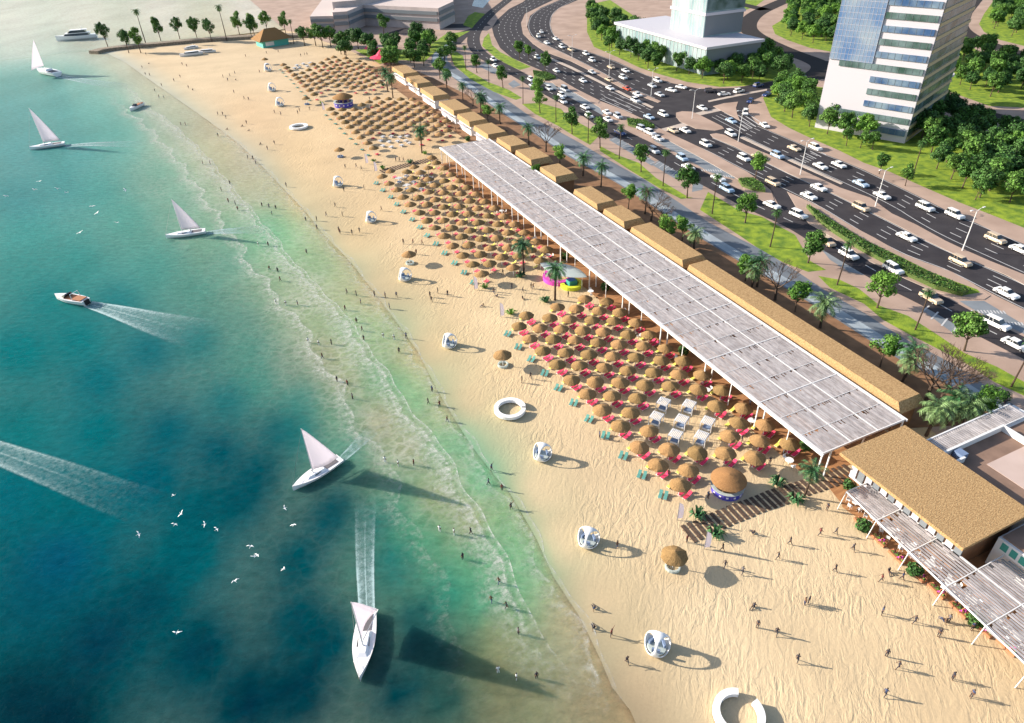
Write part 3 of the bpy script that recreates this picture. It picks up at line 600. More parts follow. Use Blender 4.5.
for p in [(915,330),(837,285),(770,247),(712,214),(663,186),(619,159),(588,143),(556,122),(523,104),(489,85),(466,71),(1011,387),(912,176+3)]:
    plantp(PALM['tall'],'in the lawn strip',G(*p),'tall_palm','palm','tall thin palm with small dark crown',.95+.1*rng.random())
for p,lab,s in [((555,300),'date palm on the sand beside the magenta and yellow bar',1),((524,275),'date palm at the near edge of the middle umbrella block',1),((422,153),'date palm standing among the white cabanas of the third block',1),((388,92),'left one of two close palms between the far umbrella blocks',1.15),((393,98),'right one of two close palms between the far umbrella blocks',1.1),((804,497),'big date palm leaning over the near plank boardwalk',.72)]:
    inst('palm_tree',PALM['beach'][rng.randrange(2)],G(*p),rng.uniform(0,6),s,lab,'palm')
for i,(p,s) in enumerate([((925,402),1.05),((938,408),1.15),((955,398),.85),((546,152),.95),((473,106),.8),((775,300),.95),((660,225),.75),((651,221),.95)]):
    plantp(BARE,'next to the promenade',G(*p),'bare_tree','tree','leafless dark branching tree',s*1.4)
# groves
def inside(p,poly):
    x,y=p; c=False; n=len(poly)
    for i in range(n):
        x1,y1=poly[i]; x2,y2=poly[(i+1)%n]
        if (y1>y)!=(y2>y) and x<(x2-x1)*(y-y1)/(y2-y1)+x1: c=not c
    return c
def grove(px,dmin,zone,n=400,sc=(1.0,1.35)):
    poly=[tuple(G(*q)[:2]) for q in px]; xs=[q[0] for q in poly]; ys=[q[1] for q in poly]; got=[]
    for _ in range(n*12):
        p=(rng.uniform(min(xs),max(xs)),rng.uniform(min(ys),max(ys)))
        if inside(p,poly) and all((p[0]-q[0])**2+(p[1]-q[1])**2>dmin*dmin for q in got): got.append(p)
        if len(got)>=n: break
    for p in got: plantp(TREES['dense'],zone,Vector((p[0],p[1],0)),'grove_tree','tree','dense round crowned tree',rng.uniform(*sc))
grove([(590,20),(600,36),(625,45),(650,57),(664,66),(655,72),(635,62),(610,52),(596,42)],6.2,'in the grove left of the glass building')
grove([(588,14),(600,16),(645,36),(662,58),(664,64),(640,52),(605,34)],7,'behind the grove left of the glass building')
grove([(672,62),(688,66),(692,76),(676,72)],6.0,'at the glass building corner')
grove([(700,72),(712,60),(765,60),(788,70),(785,78),(755,83),(725,84),(702,80)],6.2,'in front of the glass building')
grove([(775,92),(795,88),(815,110),(830,122),(868,132),(866,146),(845,142),(825,138),(805,128),(782,116)],5.5,'at the foot of the white tower')
grove([(934,108),(960,118),(990,135),(1035,152),(1050,200),(1024,214),(990,204),(960,190),(936,172),(918,148),(922,128)],5.7,'in the park right of the white tower')
grove([(950,60),(970,50),(1000,62),(1060,72),(1060,98),(1024,100),(985,98),(960,86),(944,74)],6.8,'behind the white tower beside the back road')
grove([(784,34),(790,10),(800,0),(860,0),(852,44),(830,46),(802,42)],6.8,'on the lawn between the tower and glass building')
grove([(988,28),(998,6),(1060,6),(1060,44),(1020,40)],7,'in the top right corner park')
for p in [(905,186),(879,174),(975,200),(872,150),(860,148),(846,146)]: plantp(TREES['round'],'on the verge under the tower',G(*p),'verge_tree','tree','small young green tree',1.0)
grove([(378,56),(392,46),(425,42),(432,48),(426,62),(408,72),(392,74),(384,66)],8.5,'in front of the long mall',sc=(1.1,1.6))
grove([(335,58),(346,44),(375,46),(378,62),(352,60)],10,'behind the far umbrella block',sc=(1.1,1.5))
for p in [(445,66),(452,62),(452,50),(424,66),(440,79)]: plantp(TREES['tall'],'at the promenade bend',G(*p),'leafy_tree','tree','tall leafy green tree',.85)
for p in [(305,46),(323,48),(331,47),(345,55),(384,34),(316,46)]: plantp(TREES['tall'],'along the far end of the sand',G(*p),'leafy_tree','tree','tall leafy green tree',1.0)
for p in [(108,47),(129,53),(161,41),(180,39),(198,41),(212,42),(240,36),(252,39),(255,38),(268,34),(286,34),(141,53)]:
    plantp(TREES['tall'],'on the far breakwater',G(*p),'shore_tree','tree','round topped tree',.8+.12*rng.random())
for p,s in [((146,44),1.75),((227,41),1.7),((294,44),1.3)]: plantp(PALM['tall'],'on the far breakwater',G(*p),'tall_palm','palm','very tall thin palm',s)
# hedges on the big island and in planters
def hedge(px,h,label):
    b=MB(); P=GP(px); b.prism([(q[0],q[1]) for q in P],.1,h,'hedge'); 
    me=b.mesh('hedge'); o=bpy.data.objects.new('hedge',me); C.objects.link(o)
    # rough clipped surface: scattered leaf clumps over the top
    poly=[(q[0],q[1]) for q in P]; xs=[q[0] for q in poly]; ys=[q[1] for q in poly]; lv=MB(); rg=random.Random(len(px)); A_=0
    n_=0; tries=0; want=min(9000,int(abs(sum(poly[i][0]*poly[(i+1)%len(poly)][1]-poly[(i+1)%len(poly)][0]*poly[i][1] for i in range(len(poly))))/2*26))
    while n_<want and tries<want*12:
        tries+=1; q=(rg.uniform(min(xs),max(xs)),rg.uniform(min(ys),max(ys)))
        if inside(q,poly): leafclump(lv,(q[0],q[1],h+rg.uniform(-.15,.12)),.14,1,.2,rg.choice(['leaf','leaf_light','hedge','leaf_dark']),rg); n_+=1
    u=lv.build('leaves',o)
    return tag(o,label,'hedge')
lawn([(808,208),(815,209),(835,222),(864,240),(900,257),(930,272),(955,282),(977,290),(980,293),(962,296),(935,286),(905,272),(880,258),(858,246),(832,229),(818,219)],.135)
hedge([(806,208),(811,210),(830,224),(858,241),(895,260),(925,275),(950,285),(968,293),(962,297),(935,290),(905,276),(880,262),(858,250),(832,233),(818,222)],1.0,'long clipped hedge along the island between the highway and the service road')
hedge([(738,181),(752,180),(762,186),(765,193),(752,191),(742,187)],.8,'short hedge on the island tip before the slip road')
hedge([(627,120),(645,122),(655,128),(645,131),(628,126)],.8,'dark low hedge beside the crowded parking bays')
hedge([(533,72),(548,74),(556,79),(545,81),(534,77)],.8,'dark low hedge between highway bend and the parked cars')
# low plants
def clump_mesh(seed,r,hh,m):
    rng=random.Random(seed); b=MB()
    for i in range(34):
        az=rng.uniform(0,6.28); L_=r*rng.uniform(.5,1.1); d=Vector((math.cos(az),math.sin(az),0)); s=Vector((-d.y,d.x,0))*r*.09; o=d*rng.uniform(0,.3)*r
        a=o+Vector((0,0,.02)); mid=o+d*L_*.5+Vector((0,0,hh*rng.uniform(.6,1))); tip=o+d*L_+Vector((0,0,hh*rng.uniform(.3,.9)))
        b.add([a-s,a+s,mid+s,mid-s],[(0,1,2,3)],m); b.add([mid-s,mid+s,tip],[(0,1,2)],m)
    return b.mesh('fan_plant')
CL=[clump_mesh(40,1.1,.9,'leaf_light'),clump_mesh(41,1.2,1.0,'palm_leaf'),clump_mesh(42,1.0,.8,'leaf')]
for p,lab in [((485,288),'beside the flag under the middle umbrella block'),((511,314),'beside the flag at the head of the near block'),((697,516),'beside the flag above the near boardwalk'),((715,535),'beside the lower end of the near boardwalk'),((777,484),'on the upper side of the near boardwalk'),((795,501),'on the lower side of the near boardwalk'),((520,277),'at the foot of the middle block palm'),((546,302),'at the foot of the palm by the bar'),((374,162),'beside the second boardwalk flag'),((383,169),'below the second boardwalk'),((410,163),'halfway along the second boardwalk'),((425,154),'at the foot of the third block palm'),((383,86),'by the two close palms'),((322,104),'beside the far thatched kiosk flag')]:
    single('fan_plant',CL[rng.randrange(3)],G(*p),rng.uniform(0,6),1.1,'spiky green plant clump '+lab,'plant')
sb=MB(); leafclump(sb,(0,0,.7),.85,260,.16,'leaf_dark',random.Random(5),.95); sbm=sb.mesh('shrub')
for i,p in enumerate([(565,259),(605,290),(683,354),(805,449),(849,489),(862,530),(913,574),(974,624),(468,141),(1003,400)]):
    single('round_shrub',sbm,G(*p),rng.uniform(0,6),1.15,'dark round shrub at the seaward pergola edge, %s counting down the beach'%nth(i+1),'shrub')
# label every planted tree within its zone: counted from the end closest to the bottom of the picture
zones={}
for r in REG: zones.setdefault((r[3],r[1]),[]).append(r)
for (nm,zn),L_ in zones.items():
    L_.sort(key=lambda r:r[2].length)
    for i,(bank,zone,pos,name,cat,lab,sc,v) in enumerate(L_):
        k=rng.randrange(len(bank)); s=sc
        inst(name,bank[k],pos,rng.uniform(0,6.28),(s,s,s*(1.35 if 'breakwater' in zn and nm=='shore_tree' else rng.uniform(.92,1.08))),'%s %s, %s going away'%(lab,zone,nth(i+1)),cat,lab+'s '+zone)
# ---------------------------------------------------------------- beach umbrellas and loungers
cn=MB(); n=18; prof=[(1.48,2.02),(1.5,2.12),(1.15,2.38),(.72,2.62),(.3,2.82),(.02,2.92)]
vs=[]
rr=random.Random(3)
for r,z in prof:
    for k in range(n):
        j=1+(rr.uniform(-.05,.05) if r>1.3 else 0); q=r*j*(1.0+.03*(k%2)); vs.append((q*math.cos(2*math.pi*k/n),q*math.sin(2*math.pi*k/n),z+(rr.uniform(-.05,.04) if r>1.3 else 0)))
cn.add(vs,[(i*n+k,i*n+(k+1)%n,(i+1)*n+(k+1)%n,(i+1)*n+k) for i in range(len(prof)-1) for k in range(n)],'thatch_old')
un=[(1.46,2.03),(.8,2.4),(.05,2.75)]; cn.lathe(un[::-1],'thatch_old',n)
cn.tube([(0,0,2.85),(0,0,3.02)],[.07,.02],'wood_pole',6)
UM=[('canopy',cn.mesh('canopy'))]
po=MB(); po.tube([(0,0,0),(0,0,2.8)],[.06,.05],'white_paint',6); UM.append(('pole',po.mesh('pole')))
def lounger_mesh(cushion,two=True):
    fr=MB(); cu=MB()
    for k in ((-.36,.36) if two else (0,)):
        for (x,y) in ((-.75,-.22),(-.75,.22),(.5,-.22),(.5,.22)): fr.tube([(x,k*1.3+y,0),(x,k*1.3+y,.22)],.03,'white_plastic',4)
        fr.box(-.85,.7,k*1.3-.3,k*1.3+.3,.2,.25,'white_plastic')
        cu.box(-.84,.25,k*1.3-.28,k*1.3+.28,.25,.34,cushion)
        cu.add([(.25,k*1.3-.28,.26),(.25,k*1.3+.28,.26),(.85,k*1.3+.28,.66),(.85,k*1.3-.28,.66),(.22,k*1.3-.28,.34),(.22,k*1.3+.28,.34),(.80,k*1.3+.28,.75),(.80,k*1.3-.28,.75)],[(0,3,2,1),(4,5,6,7),(0,1,5,4),(2,3,7,6),(0,4,7,3),(1,2,6,5)],cushion)
    return [('frame',fr.mesh('frame'),[('cushion',cu.mesh('cushion'))])]
LG={c:lounger_mesh(c) for c in ('pink','teal')}; LG['yellow']=lounger_mesh('yellow',False)
lg_far=[]
BN={'F':'near block','M':'middle block','C':'third block','D':'far block'}
cabana_spots={'F':[(55.7,67.4),(58.9,65.1),(52.7,65.0),(55.7,62.7),(58.9,60.5),(52.8,60.3),(56.0,58.3)],
 'M':[(371+35,150+24),(422,173.5),(399,180),(413.5,180),(429.5,179.5),(421,187),(407,187)]}
cabana_spots['M']=[tuple(G(x,y,.8)[:2]) for x,y in cabana_spots['M']]
cabana_spots['C']=[tuple(G(310+x/6.4,80+y/6.4,.5)[:2]) for x,y in [(465,360),(520,358),(575,362),(620,355),(450,385),(505,392),(560,388),(612,385),(465,418),(520,425),(585,415),(635,400)]]
cabana_spots['D']=[tuple(G(260+x/6.4,40+y/6.4,.5)[:2]) for x,y in [(235,160),(275,150),(320,145),(250,175),(300,165),(345,160),(385,148),(220,178)]]
def block(key):
    out=[]
    if key=='F':
        for k in range(7):
            for i in range(11):
                y=(97.6-4.68*i) if k%2==0 else (100.0-4.71*i); x=44.75+3.17*k+.17*i
                if k==2 and i==10: continue
                out.append((k,x,y))
    if key=='M':
        for k in range(6):
            for i in range(14):
                y0=191.2 if k%2 else 185.6
                y=(y0-5.9*i+.028*i*i) if k%2==0 else (188.8-5.85*i+.028*i*i); x=45.0+3.42*k+.155*i
                if y<118: continue
                if k==0 and i==0: pass
                if k==5 and y<121.5: continue
                out.append((k,x,y))
        out.append((5,62.4,193.4))
    if key=='C':
        for k in range(9):
            top={0:262.8,1:260.0,2:257.5,3:261.5,4:264.2,5:268,6:265,7:262,8:259}[k]; bot={0:210,1:226,2:230,3:226,4:210,5:213,6:210.5,7:214.5,8:223}[k]
            y=top; i=0
            while y>bot-1: 
                x=48.0+3.80*k+.19*i
                if not(k==4 and 212.5<y<222) : out.append((k,x,y))
                y-=6.52; i+=1
    if key=='D':
        for k in range(9):
            top={0:349.3,1:327,2:331,3:343,4:350.5,5:349,6:351,7:346,8:336}[k]; bot={0:286,1:290,2:294,3:290,4:287,5:284,6:288,7:289,8:306}[k]
            y=top;i=0
            while y>bot-1: out.append((k,46.5+3.98*k+.09*i,y)); y-=7.75; i+=1
    return out
uend={'F':'from the boardwalk','M':'from near end','C':'from near end','D':'from kiosk end'}
for key in 'FMCD':
    pts=block(key); cab=cabana_spots[key]
    rad={'F':1.5,'M':2.1,'C':1.6,'D':2.0}[key]
    pts=[p for p in pts if all((p[1]-c[0])**2+(p[2]-c[1])**2>rad**2 for c in cab)]
    lines={}
    for p in pts: lines.setdefault(p[0],[]).append(p)
    for k,l in lines.items():
        l.sort(key=lambda p:p[2])
        for i,(kk,x,y) in enumerate(l):
            x+=rng.uniform(-.22,.22); y+=rng.uniform(-.25,.25)
            desc='%s, %s line from the sea, %s %s'%(BN[key],nth(k+1),nth(i+1),uend[key])
            inst('beach_umbrella',UM,(x,y,.006),rng.uniform(0,6.28),rng.uniform(.92,.99)*{'F':1,'M':1.04,'C':1.1,'D':1.12}[key],'thatched umbrella in '+desc,'umbrella','thatched umbrellas of the '+BN[key]).rotation_euler=(rng.gauss(0,.035),rng.gauss(0,.035),rng.uniform(0,6.28))
            ca=Vector((x+.85,y-(.25 if key=='F' else -.25),.006)); a=rng.uniform(-.1,.1)+.25
            if key in 'FM':
                inst('sun_lounger',LG['pink'],ca,a,.92 if key=='F' else .6,'pink loungers in '+desc,'sun lounger','pink loungers of the '+BN[key])
                if key=='F' or k>=3: inst('sun_lounger',LG['yellow'],(x+.2-(.9 if key=='M' else 0),y+(2.0 if key=='F' else 1.2),.006),a,.85 if key=='F' else .7,'yellow lounger in '+desc,'sun lounger','yellow loungers of the '+BN[key])
            else: lg_far.append((ca,a,'pink'))
            if k==0:
                tp=(x-1.9,y+.9,.006)
                if key in 'FM': inst('sun_lounger',LG['teal'],tp,a+.5,.8,'teal lounger pair seaward of %s front line, %s %s'%(BN[key],nth(i+1),uend[key]),'sun lounger','teal loungers of the '+BN[key])
                else: lg_far.append((Vector(tp),a+.5,'teal'))
# the loungers of the two far blocks read as one mass of specks
b=MB()
for p,a,cl in lg_far:
    d=Vector((math.cos(a),math.sin(a),0)); s=Vector((-d.y,d.x,0))
    for k in (-.3,.3): b.obox(p+s*k+Vector((0,0,.2)),d*.5,s*.2,.12,cl)
tag(b.build('far_sun_loungers'),'rows of small pink and teal loungers between the far thatched umbrellas','sun loungers',kind='stuff')
# white cabanas (slatted cube with day bed)
def cabana(sz,h):
    fr=MB(); ro=MB(); bd=MB()
    for sx in (-1,1):
        for sy in (-1,1): fr.box(sx*sz-.05,sx*sz+.05,sy*sz-.05,sy*sz+.05,0,h,'white_paint')
    for s in (-1,1):
        fr.box(-sz,sz,s*sz-.04,s*sz+.04,h-.1,h,'white_paint'); fr.box(s*sz-.04,s*sz+.04,-sz+.05,sz-.05,h-.1,h-.004,'white_paint')
    k=7
    for i in range(k):
        y=-sz+.12+(2*sz-.24)*i/(k-1); ro.box(-sz-.1,sz+.1,y-.07,y+.07,h+.003,h+.05,'white_paint')
    bd.box(-sz*.7,sz*.7,-sz*.7,sz*.7,.05,.35,'white_plastic'); bd.box(-sz*.65,sz*.65,-sz*.65,sz*.65,.352,.5,'cushion_blue')
    return [('frame',fr.mesh('frame')),('slatted_roof',ro.mesh('slatted_roof')),('day_bed',bd.mesh('day_bed'))]
cbF=cabana(.85,1.55); cbC=cabana(.8,.7)
for key in 'FMCD':
    l=sorted(cabana_spots[key],key=lambda c:c[0]**2+c[1]**2)
    for i,(x,y) in enumerate(l): inst('cabana',cbF if key in 'FM' else cbC,(x,y,.006),.55,{'F':1,'M':.9,'C':.75,'D':.9}[key],'white slatted day bed cabana in the %s, %s going away'%(BN[key],nth(i+1)),'cabana','white cabanas of the '+BN[key])
for p,lab in [((503,365.5),'alone on open sand left of the near block'),((672.5,567.5),'alone on the sand below the near boardwalk flag'),((307,104.5),'alone on the sand by the far kiosk'),((340.5,157),'alone on the sand left of the third block'),((410,263.5),'alone on the sand above a white pod'),((266,64.5),'alone on the far sand near the hut')]:
    g=G(*p); u=inst('beach_umbrella',UM,(g.x,g.y,.006),1,1.05,'single thatched umbrella '+lab,'umbrella')
    bb=MB(); bb.lathe([(.75,0),(.95,.0),(.95,.4),(.75,.4),(.75,0)],'cushion_blue' if p[1]<200 else 'membrane',14); o=bb.build('round_bench',loc=(g.x,g.y,.007)); tag(o,'round seat under the umbrella standing '+lab,'bench')
# thatched kiosks
def kiosk(loc,s,lab):
    t=empty('thatched_kiosk',loc); t.scale=(s,s,s)
    b=MB(); n=28; rr=random.Random(8); prof=[(2.62,2.15),(2.68,2.28),(2.1,2.62),(1.4,2.95),(.7,3.2),(.05,3.36)]
    vs=[(r*(1+(rr.uniform(-.03,.03) if r>3 else 0))*math.cos(2*math.pi*k/n),r*math.sin(2*math.pi*k/n),z+(rr.uniform(-.12,.05) if r>3 else 0)) for r,z in prof for k in range(n)]
    b.add(vs,[(i*n+k,i*n+(k+1)%n,(i+1)*n+(k+1)%n,(i+1)*n+k) for i in range(len(prof)-1) for k in range(n)],'thatch'); b.lathe([(.05,3.1),(2.58,2.15)],'thatch_old',n)
    b.build('roof',t)
    b=MB(); b.lathe([(2.35,0),(2.5,1.15)],'kiosk_blue',28); 
    for k in range(14):
        a=k*2*math.pi/14; c=Vector((2.44*math.cos(a),2.44*math.sin(a),.5)); s_=Vector((-math.sin(a),math.cos(a),0)); b.obox(c,s_*.16,Vector((math.cos(a),math.sin(a),0))*.03,.3,'white_paint')
    b.build('counter',t)
    b=MB(); b.lathe([(2.0,1.152),(2.55,1.152),(2.55,1.24),(2.0,1.24),(2.0,1.152)],'membrane',28); b.build('counter_top',t)
    b=MB(); b.tube([(0,0,0),(0,0,3.2)],.16,'wood_pole',8); b.build('centre_post',t)
    for k in range(4):
        b=MB(); a=k*1.57+.5; b.tube([(1.9*math.cos(a),1.9*math.sin(a),0),(1.9*math.cos(a),1.9*math.sin(a),2.6)],.07,'wood_pole',6); b.build('post',t)
    tag(t,lab,'kiosk')
kiosk(G(726.5,490)+Vector((0,0,.007)),.90,'big round thatched kiosk with patterned blue counter at the near block end')
kiosk(G(344,106)+Vector((0,0,.007)),1.45,'far round thatched kiosk with blue counter between the far blocks')
# colourful bar with membrane canopy
t=empty('round_bar',G(563,284)); tag(t,'magenta and yellow curved bar under a pale translucent leaf shaped canopy','bar')
def arc(b,c,r0,r1,a0,a1,z0,z1,m,n=20):
    P=[(c[0]+r1*math.cos(a0+(a1-a0)*i/n),c[1]+r1*math.sin(a0+(a1-a0)*i/n)) for i in range(n+1)]+[(c[0]+r0*math.cos(a1-(a1-a0)*i/n),c[1]+r0*math.sin(a1-(a1-a0)*i/n)) for i in range(n+1)]
    b.prism(P,z0,z1,m)
g0=G(563,284); gy=G(571.5,286)-g0; gm=G(550,281)-g0
b=MB(); arc(b,(gm.x+2,gm.y),2.2,3.3,1.9,5.4,0,.9,'magenta'); b.build('magenta_counter',t)
b=MB(); arc(b,(gy.x,gy.y),1.5,2.3,0,6.28,0,.8,'yellow_green',28); b.build('yellow_counter',t)
b=MB(); b.box(gy.x-.9,gy.x+.9,gy.y-.8,gy.y+.8,0,1.5,'panel_green'); b.box(gy.x-.7,gy.x+.7,gy.y-.6,gy.y+.6,1.5,1.62,'panel_blue'); b.build('bar_cabinet',t)
b=MB(); A=G(540,263,3.2)-g0; B=G(587,277,3.2)-g0; A.z=B.z=0; d=B-A; s=Vector((-d.y,d.x,0))*.22; pts=[]
for i in range(17):
    u=i/16; w_=math.sin(math.pi*u)**.8; pts.append((A+d*u,w_))
vs=[]; 
for q,w_ in pts:
    for k in (-1,-.5,0,.5,1): vs.append(q+s*w_*k+Vector((0,0,3.2+.45*w_*(1-k*k))))
b.add(vs,[(i*5+j,(i+1)*5+j,(i+1)*5+j+1,i*5+j+1) for i in range(16) for j in range(4)],'membrane'); o=b.build('membrane_canopy',t); md=o.modifiers.new('s','SOLIDIFY'); md.thickness=.05
for q in (A+d*.1,A+d*.5+s*.8,A+d*.5-s*.8,A+d*.9): 
    b=MB(); b.tube([(q.x,q.y,0),(q.x,q.y,3.3)],.06,'white_paint',6); b.build('post',t)
# ---------------------------------------------------------------- white pods and ring benches
def pod_meshes():
    bm=bmesh.new(); bmesh.ops.create_icosphere(bm,subdivisions=5,radius=1.5)
    ax=[Vector((math.cos(a)*math.cos(.30),math.sin(a)*math.cos(.30),math.sin(.30))) for a in (math.pi/2,math.pi/2+2.094,math.pi/2+4.189)]
    dl=[f for f in bm.faces if any(f.calc_center_median().normalized().angle(x)<R_(51) for x in ax) or f.calc_center_median().z<-1.1]
    bmesh.ops.delete(bm,geom=dl,context='FACES')
    me=bpy.data.meshes.new('shell'); bm.to_mesh(me); bm.free(); me.materials.append(MATS['white_plastic'])
    for p in me.polygons: p.use_smooth=True
    me.transform(Matrix.Translation((0,0,1.12)))
    tmp=bpy.data.objects.new('t',me); C.objects.link(tmp); md=tmp.modifiers.new('s','SOLIDIFY'); md.thickness=.11; md.offset=-1
    me2=bpy.data.meshes.new_from_object(tmp.evaluated_get(bpy.context.evaluated_depsgraph_get())); bpy.data.objects.remove(tmp)
    b=MB(); b.lathe([(.02,.35),(1.0,.35),(1.05,.45),(1.0,.52),(.02,.54)],'membrane',20)
    for k in range(3):
        a=math.pi/2+1.047+k*2.094; b.obox((.75*math.cos(a),.75*math.sin(a),.6),Vector((-math.sin(a),math.cos(a),0))*.45,Vector((math.cos(a),math.sin(a),0))*.12,.5,'cushion_blue')
    return [('shell',me2),('cushion',b.mesh('cushion'))]
PODM=pod_meshes()
for i,(p,s) in enumerate([((656.5,649),1.0),((588,543),1.0),((542,457.5),1.0),((449.5,346),1.0),((405,279.5),1.05),((371,221.5),1.05),((338,186),1.1),((308,148),.001),((280,106),1.25),((272,91),1.25),((268,71),1.3)]):
    if s<.1: continue
    r=G(*p).length/76
    inst('lounge_pod',PODM,G(*p)+Vector((0,0,.007)),1.31,s,'white round pod seat on open sand, %s going up the beach'%nth(i+1 if i<7 else i),'pod seat','white pod seats in a line on the sand')
def ringb(loc,ro,ri,h,a0,a1,lab):
    b=MB(); arc(b,(0,0),ri,ro,a0,a1,.22,h,'white_plastic',44); arc(b,(0,0),ri+.25,ro-.25,a0+.02,a1-.02,0,.22,'chrome_grey',44); o=b.build('ring_bench',loc=loc); tag(o,lab,'bench')
ringb(G(510,411)+Vector((0,0,.007)),2.55,1.85,.75,-.3,5.75,'white ring bench with a gap lying on open sand left of the near block')
ringb(G(738,716)+Vector((0,0,.007)),2.55,1.85,.75,.9,6.4,'white open ring bench cut off by the bottom edge of the sand')
ringb(G(299,128)+Vector((0,0,.007)),3.2,2.3,.8,0,6.28,'white closed ring bench on the far sand left of third block')
# flags
fm=MB(); fm.tube([(0,0,0),(0,0,3.4)],[.05,.03],'chrome_grey',6)
fc=MB()
prof=[(.3,.04,.75),(1.2,.04,.8),(2.3,.04,.75),(3.0,.04,.55),(3.35,.04,.12)]
for (z0,a,w0),(z1,c_,w1) in zip(prof,prof[1:]): fc.add([(a,-.012,z0),(w0,-.012,z0),(w1,-.012,z1),(c_,-.012,z1),(a,.012,z0),(w0,.012,z0),(w1,.012,z1),(c_,.012,z1)],[(0,1,2,3),(7,6,5,4),(1,5,6,2)],'sail')
FL=[('flag_pole',fm.mesh('flag_pole')),('banner',fc.mesh('banner'))]
for p,lab in [((704,549),'at the seaward foot of the near boardwalk'),((677,520),'just above the near boardwalk'),((474.5,290),'at the near corner of the middle block'),((500.5,317),'at the top corner of the near block'),((323,110.5),'by the far round kiosk'),((366,164),'at the top of the second boardwalk'),((375,172),'at the bottom of the second boardwalk')]:
    inst('feather_flag',FL,G(*p),-.35,.95,'pale upright feather flag '+lab,'flag')
# ---------------------------------------------------------------- boardwalks
def boardwalk(p0,p1,width,n,lab,gap=.42):
    b=MB(); A=Vector(p0);B=Vector(p1); d=(B-A)/n; u=d.normalized(); s=Vector((-u.y,u.x,0)); rr=random.Random(2)
    for i in range(n):
        c=A+d*(i+.5)+s*math.sin(i/n*5)*.25; ww=width*rr.uniform(.93,1.05); b.obox(c+Vector((0,0,.01)),u*d.length*(1-gap)/2,s*ww/2,.1,'wood_dark')
    for k in (-.8,.8): b.obox((A+B)/2+s*k+Vector((0,0,.004)),(B-A)/2,s*.06,.03,'wood_pole')
    tag(b.build('boardwalk'),lab,'boardwalk')
boardwalk(G(686,535),G(851,469),2.9,30,'dark plank boardwalk with pale gaps leading from the sand to the pergola')
boardwalk(G(381,172),G(436,158),3.2,22,'farther dark plank boardwalk between the middle and third umbrella blocks')
# ---------------------------------------------------------------- long pergola
t=empty('long_pergola',(65.3,45,0)); tag(t,'very long white slatted pergola roof beside the umbrella blocks','pergola')
X0,X1,Y0,Y1,HP=0,15.2,0,147.5,5.0
b=MB()
NB=12; step=(Y1-Y0)/NB
for i in range(4):
    x=X0+(X1-X0)*i/3; b.box(x-.08,x+.08,Y0,Y1,HP-.25,HP+.02,'white_paint')
for i in range(NB+1):
    y=Y0+step*i; b.box(X0-.15,X1+.15,y-.07,y+.07,HP-.28,HP+.045,'white_paint')
for i in range(NB*3):
    if i%3: y=Y0+step*i/3; b.box(X0,X1,y-.035,y+.035,HP-.12,HP+.03,'white_paint')
b.box(X0-.45,X0-.2,Y0-.3,Y1+.3,HP-.3,HP+.06,'white_paint'); b.box(X1+.2,X1+.4,Y0-.3,Y1+.3,HP-.3,HP+.06,'white_paint')
b.build('frame',t)
b=MB(); rr=random.Random(4)
for i in range(NB*3):
    ya=Y0+step*i/3+.06; yb=Y0+step*(i+1)/3-.06
    for j in range(3):
        xa=X0+(X1-X0)*j/3+.14; xb=X0+(X1-X0)*(j+1)/3-.14; n=24
        for k in range(n):
            w_=(xb-xa)/n; x=xa+w_*k
            y1=yb-(rr.random()**9)*1.1; b.box(x+.012,x+w_*.93-rr.random()*.04,ya,y1,HP-.03,HP+.0+rr.uniform(-.01,.015),'pergola_slat')
b.build('slats',t)
for i in range(NB+1):
    for x in ((-.1,1.5) if i%1==0 else ()):
        b=MB(); y=Y0+step*i; b.box(x-.09,x+.09,y-.09,y+.09,.03,HP-.28,'white_paint'); b.build('post',t)
    for x in (X1*.5,X1-.1):
        b=MB(); y=Y0+step*i; b.box(x-.09,x+.09,y-.09,y+.09,.03,HP-.28,'white_paint'); b.build('post',t)
for i in range(NB):
    b=MB(); y=Y0+step*(i+.5); b.box(-.05,.05,y-.06,y+.06,.03,HP-.1,'white_paint'); b.build('post',t)
# flat top thatched roof blocks behind it
def thatch_block(x0,x1,y0,y1,h,lab,hip=1.0,wall='soil',wname='wall'):
    t=empty('thatched_building',((x0+x1)/2,(y0+y1)/2,0)); tag(t,lab,'building'); a=(x1-x0)/2; c=(y1-y0)/2
    b=MB(); e=.9
    lo=[(-a-e*.3,-c-hip),(a+e,-c-hip),(a+e,c+.3),(-a-e*.3,c+.3)]; hi=[(-a,-c),(a,-c),(a,c),(-a,c)]
    b.add([(x,y,h-1.5) for x,y in lo]+[(x,y,h) for x,y in hi],[(0,1,5,4),(1,2,6,5),(2,3,7,6),(3,0,4,7),(4,5,6,7),(3,2,1,0)],'thatch_roof')
    b.build('roof',t)
    b=MB(); b.box(-a+.4,a,-c-.2,c-.2,.03,h-1.5,wall); b.build(wname,t)
    return t
thatch_block(82.0,86.3,47.5,96.5,5.8,'longest flat thatched roof block at the near end behind the long pergola')
thatch_block(82.0,87.0,98.8,117.0,5.8,'thatched roof block, second behind the pergola from the near end')
thatch_block(82.0,86.6,120.2,128.5,5.8,'small thatched roof block, third behind the pergola from the near end')
thatch_block(82.0,86.6,131.8,142.5,5.8,'small thatched roof block, fourth behind the pergola from the near end')
thatch_block(82.0,87.5,152.5,161.0,5.8,'small thatched roof block, fifth behind the pergola from the near end')
thatch_block(82.3,88.0,167.3,176.8,5.8,'small thatched roof block, sixth behind the pergola from the near end')
thatch_block(82.3,87.6,180.5,190.0,5.8,'small thatched roof block, seventh behind the pergola at its far end')
